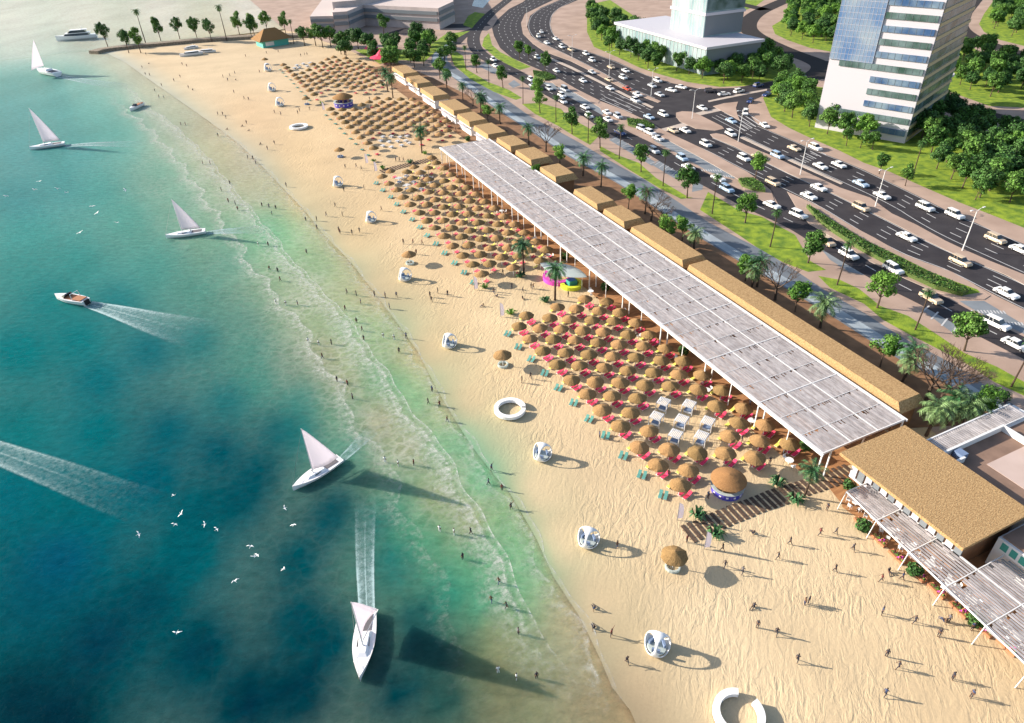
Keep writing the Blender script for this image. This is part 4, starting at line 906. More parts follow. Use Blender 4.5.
for i,(x0,x1,y0,y1) in enumerate([(82.5,88.6,197.5,208.5),(82.7,88.6,213.2,223.5),(83,89,228,242),(83.5,89.3,250,264),(84.5,90,271,284),(85,91,290,305)]):
    t=thatch_block(x0,x1,y0,y1,4.7,'thatched kiosk building with white front, %s beyond the long pergola'%nth(i+1),wall='white_paint')
    b=MB(); b.box(-4.3,-3.4,-(y1-y0)/2+.5,(y1-y0)/2-2.5,2.6,2.75,'tower_white'); b.build('awning',t)
# tables under the seaward pergola edge
def table_set():
    tb=MB(); tb.lathe([(.02,.70),(.55,.70),(.55,.75),(.02,.75)],'white_plastic',12); tb.tube([(0,0,.0),(0,0,.7)],.05,'white_plastic',6)
    ch=MB(); ch.box(-.22,.22,-.22,.22,.42,.47,'white_plastic'); ch.box(-.22,.22,.19,.23,.47,.85,'white_plastic')
    for x in (-.19,.19):
        for y in (-.19,.19): ch.tube([(x,y,0),(x,y,.42)],.02,'white_plastic',4)
    return tb.mesh('table'),ch.mesh('chair')
tbm,chm=table_set()
def dining(c,i,where,nc=3):
    single('dining_table',tbm,(c.x,c.y,.04),0,1.1,'small round white table %s, %s going away'%(where,nth(i)),'table','white tables '+where)
    for k in range(nc):
        a=k*6.28/nc+.4+i; single('dining_chair',chm,(c.x+1.0*math.cos(a),c.y+1.0*math.sin(a),.04),a-math.pi/2,1.05,'white chair %s at the %s table, %s around it'%(where,nth(i),nth(k+1)),'chair','white chairs '+where)
for i in range(12): dining(Vector((64.2+(i%2)*1.2,49+9.2*i,0)),i+1,'under the long pergola edge',2)
for i,p_ in enumerate([(853,507),(871,522),(887,536),(906,552),(926,569),(946,588),(967,606),(992,624),(1015,642)][::-1]): dining(G(p_[0]+2,p_[1]-1),i+1,'on the restaurant deck',5)
rr=random.Random(12); fb=MB(); fb.box(-1.1,1.1,-.28,.28,0,.35,'terracotta'); ff_=MB()
for k in range(26): leafclump(ff_,(rr.uniform(-1,1),rr.uniform(-.25,.25),rr.uniform(.4,.75)),.2,9,.1,rr.choice(['leaf','leaf','terracotta','cloth_red','magenta']),rr)
FP=[('planter_box',fb.mesh('planter_box')),('flowers',ff_.mesh('flowers'))]
for i,p_ in enumerate([(1006,648),(982,630),(958,611),(936,592),(917,576),(896,558),(878,541),(861,525)]):
    inst('flower_planter',FP,G(*p_)+Vector((0,0,.036)),-1.66,1.0,'low terracotta planter with red flowers at the restaurant deck edge, %s going away'%nth(i+1),'planter','flower planters on the restaurant deck')
# ---------------------------------------------------------------- restaurant, bottom right
t=empty('restaurant_building',(72,34,0)); tag(t,'restaurant under one huge flat thatched roof right of the near boardwalk','restaurant')
def rel(o,x,y): return (x-o.location.x,y-o.location.y)
b=MB(); hR=6.3
x0,x1,y0,y1=-6.0,6.0,-8.6,9.2
b.box(x0,x1,y0,y1,hR-.45,hR,'thatch_roof'); b.box(x0+.15,x1-.15,y0+.15,y1-.15,hR-.6,hR-.452,'thatch_old'); b.build('roof',t)
b=MB(); b.box(x0+2.2,x1-.6,y0+1,y1-1,.03,hR-.6,'soil'); b.build('wall',t)
for k in range(14):
    b=MB(); y=y0+1.2+(y1-y0-2.6)*k/13; b.box(x0+2.0,x0+2.195,y-.45,y+.45,2.2,hR-.65,'tower_white' if k%2 else 'band_grey'); b.build('wall_panel',t)
b=MB(); b.box(x0+1.9,x0+2.3,y0+1,y1-1,2.0,2.2,'white_paint'); b.build('wall_rail',t)
# restaurant pergola
t=empty('restaurant_pergola',(63.5,39.6,0)); tag(t,'lower white slatted pergola in front of the restaurant','pergola')
hP=3.0; b=MB(); s=MB(); rr=random.Random(6); slope=-.055
def xo(y): return -.102*(-y)   # seaward edge runs slightly seaward going down
ny=8; st=5.2
for i in range(ny+1):
    y=-st*i; x=xo(y)+.9; b.box(x,4.6 if i<3 else 9.2,y-.06,y+.06,hP-.2,hP+.04,'white_paint')
    if i<ny:
        yb=y-st; P=[Vector((xo(y)+.9,y,hP)),Vector((xo(yb)+.9,yb,hP))]
        b.tube([P[0],P[1]],.12,'white_paint',4); b.box(4.5,4.7,yb,y,hP-.2,hP+.03,'white_paint')
        xe=4.5 if i<3 else 9.1; n=int((xe-.9)/.31)
        for k in range(n):
            xx=1.05+xo(yb)+(xe-1.05-xo(yb))*k/n; s.box(xx,xx+.27,yb+.12,y-.12-rr.random()**5,hP-.03,hP+rr.uniform(0,.02),'pergola_slat')
b.build('frame',t); s.build('slats',t)
for i in range(ny+1):
    y=-st*i; p=MB(); p.tube([(xo(y)+.3,y,.03),(xo(y)+.95,y,hP-.05)],.065,'white_paint',5); p.build('post',t)
# wing with coloured windows
t=empty('restaurant_wing',(72.9,.4,0)); tag(t,'white restaurant wing with blue and green window panels under brown flat roof','building')
b=MB(); b.box(.0,16,-40,25.0,.03,4.6,'white_paint'); b.build('wall',t)
b=MB(); b.box(.35,16.2,-40,24.8,4.6,4.8,'roof_brown'); b.build('roof',t)
for k in range(9):
    b=MB(); y=24.0-k*1.1; b.box(-.06,-.003,y-.38,y+.38,3.25,4.3,'panel_green' if k<4 else 'panel_blue'); b.build('window',t)
t=empty('terrace_building',(85.5,33,0)); tag(t,'flat brown roof terrace with white parapet behind the restaurant','building')
b=MB(); b.box(-6.8,12,-8,7.4,.03,4.6,'white_paint','') if False else b.box(-6.8,12,-8,7.4,.03,4.6,'white_paint'); b.build('wall',t)
b=MB(); b.box(-6.6,12,-8,4.4,4.6,4.66,'roof_brown'); b.build('terrace_floor',t)
b=MB(); b.box(-2.8,10,-8,1.0,4.661,4.7,'roof_pale'); b.build('pale_floor',t)
b=MB(); b.box(-6.8,5.3,4.4,4.7,4.6,5.6,'white_paint'); b.box(5.0,5.3,-8,4.4,4.6,5.6,'white_paint'); b.box(-6.8,-5.0,2.6,2.9,4.6,5.5,'white_paint'); b.build('parapet',t)
b=MB(); 
for k in range(42): b.box(-6.7+.42*k,-6.42+.42*k,4.75,7.5,5.0,5.06,'pergola_slat')
b.box(-6.8,11,7.4,7.6,4.9,5.1,'white_paint'); b.box(-6.8,11,4.72,4.82,4.9,5.08,'white_paint'); b.build('slatted_canopy',t)
b=MB(); b.box(-5.2,-4.0,2.95,4.2,4.66,5.5,'cushion_blue'); b.build('roof_unit',t)
# ---------------------------------------------------------------- towers and city buildings
def facade_box(t,name,P0,ux,uy,W_,D_,z0,z1,m):
    """oriented box: P0 corner, ux width dir, uy depth dir"""
    b=MB(); c=P0+ux*W_/2+uy*D_/2; c.z=z0; b.obox(c,ux*W_/2,uy*D_/2,z1-z0,m); return b.build(name,t)
T0=G(904,144); t=empty('white_tower',T0); tag(t,'tall white tower with blue glass upper corner and banded windows','tower')
ux=Vector((-10.2,24.9,0)).normalized(); uy=Vector((24.9,10.2,0)).normalized(); W_=27.5; D_=34; TH=40.6
O=Vector((0,0,0))
facade_box(t,'core',O+uy*.35+ux*.05,ux,uy,W_-.1,D_-.35,0.0,TH-.05,'tower_white')
fh=3.45
for k in range(11):
    z=2.0+fh*k; wl_=W_*(.86 if k in (0,1,5) else .50)
    b=MB(); c=ux*(wl_/2+.6)+uy*.20; c.z=z; b.obox(c,ux*wl_/2,uy*.14,1.65,'win_green' if k%2 else 'win_glass'); o=b.build('window_band',t)
    m2=MB()
    for j in range(int(wl_/1.9)):
        c=ux*(.6+j*1.9+.9)+uy*.035; c.z=z; m2.obox(c,ux*.03,uy*.025,1.65,'band_grey')
    m2.build('mullions',o)
b=MB(); c=ux*(W_*.765)+uy*.17; c.z=20.9; b.obox(c,ux*W_*.233,uy*.2,TH-21.2,'curtain_glass'); gl=b.build('glass_corner',t)
m2=MB()
for j in range(13):
    c=ux*(W_*.535+j*W_*.46/12)+uy*-.05; c.z=20.9; m2.obox(c,ux*.025,uy*.02,TH-21.2,'tower_white')
for j in range(12):
    c=ux*(W_*.765)+uy*-.05; c.z=21.1+j*1.6; m2.obox(c,ux*W_*.23,uy*.018,.05,'tower_white')
m2.build('mullions',gl)
# right hand flank: brown and dark louvred bands
for k in range(11):
    z=.9+fh*k
    b=MB(); c=uy*(D_/2+.3)-ux*.10; c.z=z; b.obox(c,uy*(D_/2-.5),ux*.24,1.0,'tower_brown'); b.build('side_band',t)
    b=MB(); c=uy*(D_/2+.3)-ux*.03; c.z=z+1.2; b.obox(c,uy*(D_/2-.5),ux*.08,1.9,'win_green'); b.build('side_window',t)
b=MB(); c=ux*W_/2+uy*D_/2; c.z=TH-.045; b.obox(c,ux*(W_/2+.3),uy*(D_/2+.3),1.0,'tower_white'); b.build('roof',t)
b=MB(); b.lathe([(.02,9.0),(5.0,9.0),(5.0,9.7),(.02,9.7)],'tower_white',32); o=b.build('round_canopy',t); cc=G(940,74,9.5)-T0; o.location=(cc.x,cc.y,0); o.scale=(1,.8,1)
p=MB(); p.tube([(0,0,0),(0,0,9)],.5,'tower_white',10); o2=p.build('canopy_column',t); o2.location=(cc.x,cc.y,0)
# glass building
t=empty('glass_office',(203,265,0)); tag(t,'pale glass office block rising from a wide glass podium','office building')
hp=11.0; A=G(707,47,hp); B=G(763,39,hp); Cc=G(634.5,20,hp)
ax=(B-A); ax.z=0; dx=ax.length; ax.normalize(); ay=(Cc-A); ay.z=0; dy=ay.length; ay.normalize(); ay=Vector((-ax.y,ax.x,0))
A0=Vector((A.x,A.y,0))-Vector((203,265,0))
def ob(name,a0,a1,b0,b1,z0,z1,m):
    b=MB(); c=A0+ax*(a0+a1)/2+ay*(b0+b1)/2; c.z=z0; b.obox(c,ax*(a1-a0)/2,ay*(b1-b0)/2,z1-z0,m); return b.build(name,t)
ob('podium_wall',.3,dx-.3,.3,dy-.3,0,hp-1.0,'curtain_pale')
ob('podium_roof',-.6,dx+.6,-.6,dy+.6,hp-.99,hp,'tower_white')
ob('podium_side',.6,dx-.32,.20,.29,3,hp-1.2,'band_grey')
m2=MB()
for j in range(26):
    c=A0+ay*(1+j*(dy-2)/25)+ax*.22; c.z=0; m2.obox(c,ay*.08,ax*.05,hp-1,'tower_white')
m2.build('mullions',t)
TA=G(703,37.5,hp); rx=Vector((TA.x,TA.y,0))-Vector((A.x,A.y,0)); a0=rx.dot(ax); b0=rx.dot(ay)
wT=20; dT=24
for k in range(5):
    z=hp+k*9.3
    o=ob('glass_storey',a0,a0+wT,b0,b0+dT,z+.003,z+8.2,'curtain_pale')
    o=ob('glass_side',a0+.5,a0+wT-.05,b0-.06,b0-.004,z+.5,z+8.1,'win_green' if k%2 else 'band_grey')
    ob('floor_slab',a0-.5,a0+wT+.5,b0-.5,b0+dT+.5,z+8.2,z+9.3,'tower_white')
m2=MB()
for j in range(13):
    c=A0+ax*(a0-.04)+ay*(b0+.5+j*(dT-1)/12); c.z=hp; m2.obox(c,ay*.07,ax*.03,46,'tower_white')
m2.build('tower_mullions',t)
# mall
t=empty('long_mall',(130,460,0)); tag(t,'long low pinkish mall with grey window bands in the far distance','mall')
def mallbox(pxs,h,m='wall_pink',depth=90,bands=2):
    P=[G(x,y) for x,y in pxs]; P=[Vector((q.x-130,q.y-460,0)) for q in P]
    for a,b_ in zip(P,P[1:]):
        d=(b_-a).normalized(); nrm=Vector((d.y,-d.x,0)); 
        if nrm.dot(Vector((0,-1,0)))<0: nrm=-nrm
        for k in range(bands):
            z=h*(.38+.30*k); b=MB(); c=(a+b_)/2+nrm*.35; c.z=z; b.obox(c,(b_-a)/2*.97,nrm*.3,h*.16,'band_grey'); b.build('window_band',t)
    far=[q+Vector((30,depth,0)) for q in P][::-1]; b=MB(); b.prism([(q.x,q.y) for q in P+far],0,h,m,'roof_pink'); b.build('wing',t)
mallbox([(313,34),(336,33.5)],9,bands=2); mallbox([(336,34),(350,33),(366,25.5),(440,30),(455,22)],11,bands=2); mallbox([(336.5,29),(359,27)],14,bands=1,depth=20)
# teal hut
g=G(273,45); t=empty('beach_hut',g,.2); tag(t,'hut with orange thatched pyramid roof and teal walls at the far beach','hut')
b=MB(); b.box(-7,7,-5,5,0,3.5,'teal_wall'); b.build('wall',t)
b=MB(); b.add([(-9,-7,3.3),(9,-7,3.3),(9,7,3.3),(-9,7,3.3),(-3,0,8.3),(3,0,8.3)],[(0,1,5,4),(1,2,5),(2,3,4,5),(3,0,4),(3,2,1,0)],'thatch'); b.build('roof',t)
b=MB(); b.box(-5.5,-1,-5.2,-5.01,.8,2.6,'white_paint'); b.build('window',t)
# breakwater
b=MB(); P=smooth(GP([(94,54),(105,51),(130,48),(165,45),(200,41.5),(240,39),(275,37),(310,37)])); n=len(P)
for i in range(n-1):
    d=P[i+1]-P[i]; s=Vector((-d.y,d.x,0)).normalized(); b.obox((P[i]+P[i+1])/2-Vector((0,0,.2)),d/2*1.0,s*3.0,1.7,'rock')
tag(b.build('breakwater'),'long stone breakwater carrying trees at the far end of the bay','breakwater')
# beige boat shed area / tents near mall
t=empty('pink_tent',G(382,63)); tag(t,'bright pink canopy tent on the far terrace','tent')
b=MB(); b.lathe([(5.5,2.6),(2.5,3.6),(.1,6.0)],'pink',10); b.build('canopy',t); b=MB(); b.tube([(0,0,0),(0,0,5.6)],.12,'white_paint',6); b.build('pole',t)
t=empty('pink_tent',G(372,54)); tag(t,'small pink parasol tent under the trees by the far block','tent')
b=MB(); b.lathe([(3.6,2.6),(1.8,3.6),(.1,5.0)],'pink',10); b.build('canopy',t); b=MB(); b.tube([(0,0,0),(0,0,4.8)],.12,'white_paint',6); b.build('pole',t)
# ---------------------------------------------------------------- street lamps
lp=MB(); lp.tube([(0,0,0),(0,0,9.2)],[.13,.07],'white_paint',6)
la=[]
for s in (-1,1):
    a=MB(); a.tube([(0,0,9.0),(s*.9,0,9.5),(s*1.7,0,9.6)],[.05,.05,.04],'white_paint',5); lh=MB(); lh.box(s*1.9-.35,s*1.9+.35,-.14,.14,9.52,9.66,'white_paint'); la.append(('arm',a.mesh('arm'),[('lamp_head',lh.mesh('lamp_head'))]))
LAMP=[('pole',lp.mesh('pole'))]+la
for i,(p,zn) in enumerate([((962,251),1),((875,207),1),((800,175),1),((738,142),1),((692,119),1),((651,96),1),((609,76),1),((572,58),1),((527,26),1)]):
    inst('street_lamp',LAMP,G(*p)+Vector((0,0,.12)),.0,1,'white twin arm street lamp on the highway median, %s going away'%nth(i+1),'street lamp','twin lamps on the highway median')
# ---------------------------------------------------------------- cars
def car_parts(col,kind):
    L_=2.4; zb=.95 if kind!='suv' else 1.05; zt={'sedan':1.42,'suv':1.78,'van':2.1}[kind]
    prof={'sedan':[(-2.35,.30),(-2.4,.72),(-2.25,.88),(-1.3,zb),(1.0,zb-.02),(2.15,.80),(2.38,.62),(2.38,.30)],
     'suv':[(-2.3,.35),(-2.38,.9),(-2.3,zb),(1.05,zb),(2.1,.98),(2.35,.8),(2.38,.35)],
     'van':[(-2.5,.35),(-2.55,.9),(-2.5,zb),(1.4,zb),(2.3,.9),(2.5,.7),(2.5,.35)]}[kind]
    b=MB(); n=len(prof); hw=.93; m='car_'+col
    vs=[(x,-hw+(.12 if z>.8 else 0),z) for x,z in prof]+[(x,hw-(.12 if z>.8 else 0),z) for x,z in prof]
    b.add(vs,[(i,(i+1)%n,n+(i+1)%n,n+i) for i in range(n)]+[tuple(range(n))[::-1],tuple(range(n,2*n))],m)
    xs={'sedan':(-1.75,1.0,-1.15,.25),'suv':(-2.25,1.05,-2.05,.45),'van':(-2.45,1.55,-2.35,.95)}[kind]
    g=MB(); y0,y1=hw-.13,hw-.32
    def cab(mb,z0,z1,ins,m,cap=True,fr=0):
        def lerp(u): return (xs[0]+(xs[2]-xs[0])*u-ins*(0),xs[1]+(xs[3]-xs[1])*u,y0+(y1-y0)*u)
        a=lerp(z0);c_=lerp(z1); Z0=zb-.01+(zt-zb)*z0; Z1=zb-.01+(zt-zb)*z1
        v=[(a[0],-a[2],Z0),(a[1],-a[2],Z0),(a[1],a[2],Z0),(a[0],a[2],Z0),(c_[0],-c_[2],Z1),(c_[1],-c_[2],Z1),(c_[1],c_[2],Z1),(c_[0],c_[2],Z1)]
        mb.add(v,[(0,1,5,4),(1,2,6,5),(2,3,7,6),(3,0,4,7),(4,5,6,7)],m)
    cab(g,0,.9,0,'glass_dark'); r=MB(); cab(r,.9,1.0,0,m)
    # pillars
    for sg in (-1,1):
        for xb,xt in ((xs[0]*.35+xs[1]*.65-.3,xs[2]*.35+xs[3]*.65-.3),(xs[0]*.7+xs[1]*.3,xs[2]*.7+xs[3]*.3)):
            r.tube([(xb,sg*(y0+.004),zb),(xt,sg*(y1+.004),zt-.05)],.045,m,4)
    wh=MB(); wh.tube([(0,-.1,0),(0,.1,0)],.33,'black',10); 
    rim=MB(); rim.tube([(0,-.108,0),(0,.108,0)],.18,'chrome_grey',8)
    lt=MB(); lt.box(2.345,2.41,-.78,-.45,.60,.74,'white_plastic'); lt2=MB(); lt2.box(2.345,2.41,.45,.78,.60,.74,'white_plastic')
    return b.mesh('body'),g.mesh('windows'),r.mesh('roof'),wh.mesh('wheel'),rim.mesh('rim'),lt.mesh('headlight'),lt2.mesh('headlight')
CARM={}
ROADS={'service road':GP([(505,2),(478,28),(474,46),(483,56),(516,73),(547,91),(589,113),(616,132),(652,149),(683,168),(722,188),(760,208),(798,224),(834,247),(870,268),(905,288),(930,299),(965,319),(1000,336),(1060,366)]),
 'near carriageway':GP([(536,0),(512,14),(507,28),(513,42),(530,55),(562,72),(600,92),(640,112),(680,130),(720,150),(760,170),(800,190),(850,214),(900,240),(960,268),(1060,315)]),
 'far carriageway':GP([(575,0),(545,14),(538,28),(548,40),(580,54),(620,73),(660,91),(700,108),(760,137),(800,155),(860,184),(920,212),(980,240),(1060,276)]),
 'cross road':GP([(668,90),(700,97),(740,94),(770,87),(800,79),(826,70)]),
 'slip road':GP([(765,95),(750,102),(744,108),(745,116),(760,128),(790,140)])}
CARS=[(547,43,'w'),(556,39,'w'),(562,47,'w'),(571,50,'b'),(586,54,'w'),(592,60.5,'w'),(556.5,71,'w'),(583,81,'w'),(592,72.5,'w'),(609,80,'b'),(610,88.5,'w'),(627,89,'r'),(611,67.5,'b'),(625.5,71,'w'),(623,78,'w'),(637.5,95,'w'),(635.5,101,'w'),(652,86,'s'),(657.5,81,'w'),(659.5,95,'s'),(671,90.5,'w'),(681,87.5,'w'),(549,89,'w'),(562,96,'w'),(563,102,'w'),(585,107.5,'w'),(589,116.5,'w'),(607,113,'w'),(608,120,'w'),(618,117,'s'),(649,117.5,'l'),(663,115,'w'),(620,133.5,'u'),(642,129.5,'s'),(650,133.5,'w'),(673,131,'b'),(685,131,'w'),(654,151.5,'s'),(658,139,'s'),(682,159,'l'),(688,168,'w'),(705.5,145,'w'),(743.5,159,'w'),(730.5,134.5,'w'),(718,179,'w'),(726.5,190,'l'),(758,157.5,'b'),(710,91.5,'k'),(724,94.5,'w'),(738.5,91.8,'w'),(758,86,'u'),(750,101.3,'u'),(766.5,95,'u'),(702,108.5,'w'),(745,113.5,'w'),(731,121.5,'l'),(764.5,126,'w'),(777,156.5,'l'),(794,149,'b'),(815,148.5,'w'),(820,167,'w'),(838.5,165.5,'w'),(772.5,183.5,'b'),(818.5,188.5,'w'),(808.5,197,'w'),(860.5,184.5,'l'),(881.5,196.5,'w'),(860.5,208.5,'b'),(906,238,'w'),(771.5,206,'w'),(798,216,'w'),(826,243,'b'),(848,256,'w'),(892.5,270.5,'w'),(924.5,208.5,'w'),(954,216,'w'),(994.5,240.5,'b'),(1020,251,'w'),(959.5,263,'b'),(1005.5,294.5,'w'),(930,299.5,'b'),(995.5,325.5,'w'),(1015,346,'w'),(801,77.5,'u'),(493.5,60,'w'),(495.5,66,'w'),(537.5,58,'w'),(541.5,32,'w'),(538.5,36.5,'w'),(531,80,'w'),(533,86,'w'),(565,90,'s')]
BIG={(642,129.5),(743.5,159),(730.5,134.5),(892.5,270.5),(995.5,325.5),(959.5,263),(826,243),(772.5,183.5),(618,117),(549,89)}
def nearest(p):
    best=None
    for nm,pl in ROADS.items():
        for a,b_ in zip(pl,pl[1:]):
            d=b_-a; u=max(0,min(1,(p-a).dot(d)/d.length_squared)); q=a+d*u; dd=(p-q).length
            if best is None or dd<best[0]: best=(dd,nm,d)
    return best
cl={}
for x,y,c in CARS:
    p=G(x,y+1); dd,nm,d=nearest(p); cl.setdefault((nm,c),[]).append((p,d,c,(x,y) in BIG))
for (nm,c),l in cl.items():
    l.sort(key=lambda q:q[0].length)
    for i,(p,d,c,big) in enumerate(l):
        kind='suv' if big or rng.random()<.35 else ('van' if rng.random()<.05 else 'sedan')
        if (c,kind) not in CARM: CARM[(c,kind)]=car_parts(c,kind)
        bo,g_,r_,w_,ri_,l1,l2=CARM[(c,kind)]
        ang=math.atan2(d.y,d.x)+(0)+rng.uniform(-.03,.03)
        o=inst('parked_car' if nm=='service road' and rng.random()<0 else 'car',[('body',bo,[('headlight',l1),('headlight',l2)]),('windows',g_),('roof',r_)],p+Vector((0,0,.055)),ang,.94,
            '%s %s on the %s, %s %s one going away'%(CARCOL[c][0],{'suv':'four by four','sedan':'saloon car','van':'van'}[kind],nm,nth(i+1),CARCOL[c][0]),'car','cars on the '+nm)
        for sx in (-1.5,1.45):
            for sy in (-.84,.84):
                u=bpy.data.objects.new('wheel',w_); C.objects.link(u); u.parent=o; u.location=(sx,sy,.33)
                u2=bpy.data.objects.new('rim',ri_); C.objects.link(u2); u2.parent=u
# ---------------------------------------------------------------- boats
def hull_mesh(L_,Bm,fb,m='white_boat',sheer=.3,stern=.75):
    b=MB(); nx=14; vs=[]; rings=[]
    for i in range(nx+1):
        u=i/nx; x=-L_/2+L_*u; w=Bm/2*(stern+(1-stern)*math.sin(min(1,u/.45)*math.pi/2)) if u<.45 else Bm/2*max(0.015,(1-((u-.45)/.55)**2.0))
        zt=fb+sheer*max(0,(u-.4))**1.5; zk=-.25+.3*max(0,u-.8)/.2
        vs+=[(x,-w,zt),(x,-w*.82,zt*.35),(x,-w*.3,zk),(x,w*.3,zk),(x,w*.82,zt*.35),(x,w,zt)]
    k=6
    fs=[(i*k+j,i*k+j+1,(i+1)*k+j+1,(i+1)*k+j) for i in range(nx) for j in range(k-1)]
    fs+=[(i*k+5,i*k,(i+1)*k,(i+1)*k+5) for i in range(nx)]; fs+=[(0,5,4,3,2,1)]
    b.add(vs,fs,m); return b
def sailboat(bow,stern,mast,lab,boom_dir=0.12,belly=.5,heel=0):
    B=G(*bow);A=G(*stern); L_=(B-A).length; c=(A+B)/2; ang=math.atan2((B-A).y,(B-A).x)
    t=empty('sailboat',(c.x,c.y,.02),ang); t.rotation_euler=(heel,0,ang); tag(t,lab,'sailboat')
    h=hull_mesh(L_,L_*.30,.75*L_/8); h.build('hull',t)
    f=L_/8
    b=MB(); b.add([(-1.2*f,-.75*f,.74*f),(1.9*f,-.55*f,.78*f),(1.9*f,.55*f,.78*f),(-1.2*f,.75*f,.74*f),(-1.0*f,-.55*f,1.08*f),(1.4*f,-.35*f,1.0*f),(1.4*f,.35*f,1.0*f),(-1.0*f,.55*f,1.08*f)],[(0,1,5,4),(1,2,6,5),(2,3,7,6),(3,0,4,7),(4,5,6,7)],'white_boat'); ca=b.build('cabin',t)
    for sg in (-1,1):
        b=MB(); b.box(-.4*f,.6*f,sg*.60*f-.04,sg*.60*f+.04,.80*f,.95*f,'glass_dark'); b.build('window',ca)
    b=MB(); b.box(-3.3*f,-1.3*f,-.65*f,.65*f,.755*f,.79*f,'cloth_grey'); b.build('cockpit',t)
    b=MB(); b.tube([(.55*f,0,.9*f),(.55*f,0,mast)],[.09,.05],'white_paint',6); b.build('mast',t)
    bl=L_*.50; e=Vector((-math.cos(boom_dir),math.sin(boom_dir),0)); m0=Vector((.5*f,0,1.5*f))
    b=MB(); b.tube([m0,m0+e*bl],.06,'white_paint',5); b.build('boom',t)
    b=MB(); n=10; vs=[]; sd=Vector((e.y,-e.x,0))
    for i in range(n+1):
        u=i/n; z=m0.z+.1+(mast-.15-m0.z-.1)*u; w=bl*.97*((1-u)**.92)+.05
        for j in range(n+1):
            v_=j/n; q=Vector((.5*f,0,z))+e*w*v_+sd*belly*math.sin(math.pi*v_)*(1-u*.7)*w/bl; vs.append(q)
    b.add(vs,[(i*(n+1)+j,i*(n+1)+j+1,(i+1)*(n+1)+j+1,(i+1)*(n+1)+j) for i in range(n) for j in range(n)],'sail'); o=b.build('sail',t,True); md=o.modifiers.new('s','SOLIDIFY'); md.thickness=.03
    b=MB(); b.tube([(L_*.49,0,.95*f),(.55*f,0,mast-.2)],.018,'chrome_grey',4); b.tube([(-L_*.48,0,.8*f),(.55*f,0,mast-.1)],.018,'chrome_grey',4); b.build('rigging',t)
    b=MB(); 
    for sg in (-1,1): b.tube([(L_*.47,sg*.1,1.25*f),(L_*.30,sg*L_*.09,1.2*f)],.02,'chrome_grey',4); b.tube([(L_*.47,sg*.1,.9*f),(L_*.47,sg*.1,1.25*f)],.02,'chrome_grey',4)
    b.build('bow_rail',t)
    # a helmsman belongs to the boat's crew but is his own thing
    return t,ang,c,L_
def wakestrip(name,px,w0,w1,edge=.9,centre=.55,mt='wake'):
    strip(name,smooth(GP(px)),w0,w1,.02,mt,[(-1,0),(-.86,edge),(-.55,edge*.62),(-.12,edge*.5),(0,centre),(.12,edge*.5),(.55,edge*.62),(.86,edge),(1,0)],(.0,.75))
sailboat((293.5,491),(341,461),9.3,'white sailboat with tall grey sail steering down left, off the open sand',.15,.5)
sailboat((360.5,682),(369,613),8.8,'white sailboat seen from above at the bottom, trailing a straight foam wake',.33,-.6)
sailboat((166.5,238.5),(206,233),9.6,'white sailboat close to the shallows in the upper left of the bay',.15,.5)
sailboat((30.5,150),(65.5,145),13,'white sailboat with a leaning mauve sail near the left edge',.15,.6)
sailboat((38.5,72),(58.5,76.5),15,'farthest small sailboat with narrow white sail near the top left',1.0,.4)
wakestrip('boat_wake',[(367,612),(366,590),(365,565),(365,530),(366,495)],1.0,1.6,1,.9)
wakestrip('boat_wake',[(340,461),(352,450),(364,438),(380,424)],.7,1.5,.8,.6)
wakestrip('boat_wake',[(206,233),(225,231),(250,230),(275,229)],1.0,3.0,.95,.8)
wakestrip('boat_wake',[(65,146),(90,144),(120,144),(150,144)],1.3,4.0,1.0,.8)
wakestrip('boat_wake',[(58,76),(80,80),(110,85),(140,88)],1.5,5.0,1.0,.8)
wakestrip('boat_wake',[(88,304),(120,312),(155,322),(210,336)],1.2,5.5,1.0,.8)
wakestrip('boat_wake',[(-25,444),(20,460),(70,478),(115,496),(150,508)],2.0,3.4,.66,.6)
def motorboat(bow,stern,lab,W=.32,hs=1.0):
    B=G(*bow);A=G(*stern); L_=(B-A).length; c=(A+B)/2; ang=math.atan2((B-A).y,(B-A).x); f=L_/8*hs
    t=empty('motorboat',(c.x,c.y,.02),ang); tag(t,lab,'motorboat')
    hull_mesh(L_,L_*W,1.1*f).build('hull',t)
    b=MB(); b.box(-3.4*f/hs,.6*f/hs,-.85*f,.85*f,1.12*f,1.25*f,'terracotta'); b.build('cockpit_seats',t)
    b=MB(); b.add([(.6*f,-1.0*f,1.12*f),(1.8*f,-.6*f,1.15*f),(1.8*f,.6*f,1.15*f),(.6*f,1.0*f,1.12*f),(.2*f,-.85*f,1.8*f),(.5*f,-.5*f,1.85*f),(.5*f,.5*f,1.85*f),(.2*f,.85*f,1.8*f)],[(0,1,5,4),(1,2,6,5),(2,3,7,6),(4,5,6,7),(0,4,7,3)],'glass_dark'); b.build('windscreen',t)
    b=MB(); b.tube([(-1.6*f,-.95*f,1.1*f),(-1.5*f,-.9*f,2.3*f),(-1.5*f,.9*f,2.3*f),(-1.6*f,.95*f,1.1*f)],.07*f,'white_boat',5); b.build('arch',t)
    b=MB(); b.box(-L_/2-.3*f,-L_/2+.1,-.5*f,.5*f,.2,1.2*f,'black'); b.build('engine',t)
motorboat((57,299),(88,305),'white speedboat with open cockpit cutting a wide wake on the left')
motorboat((130.5,111.5),(143,105.5),'small open white dinghy lying in the far shallows')
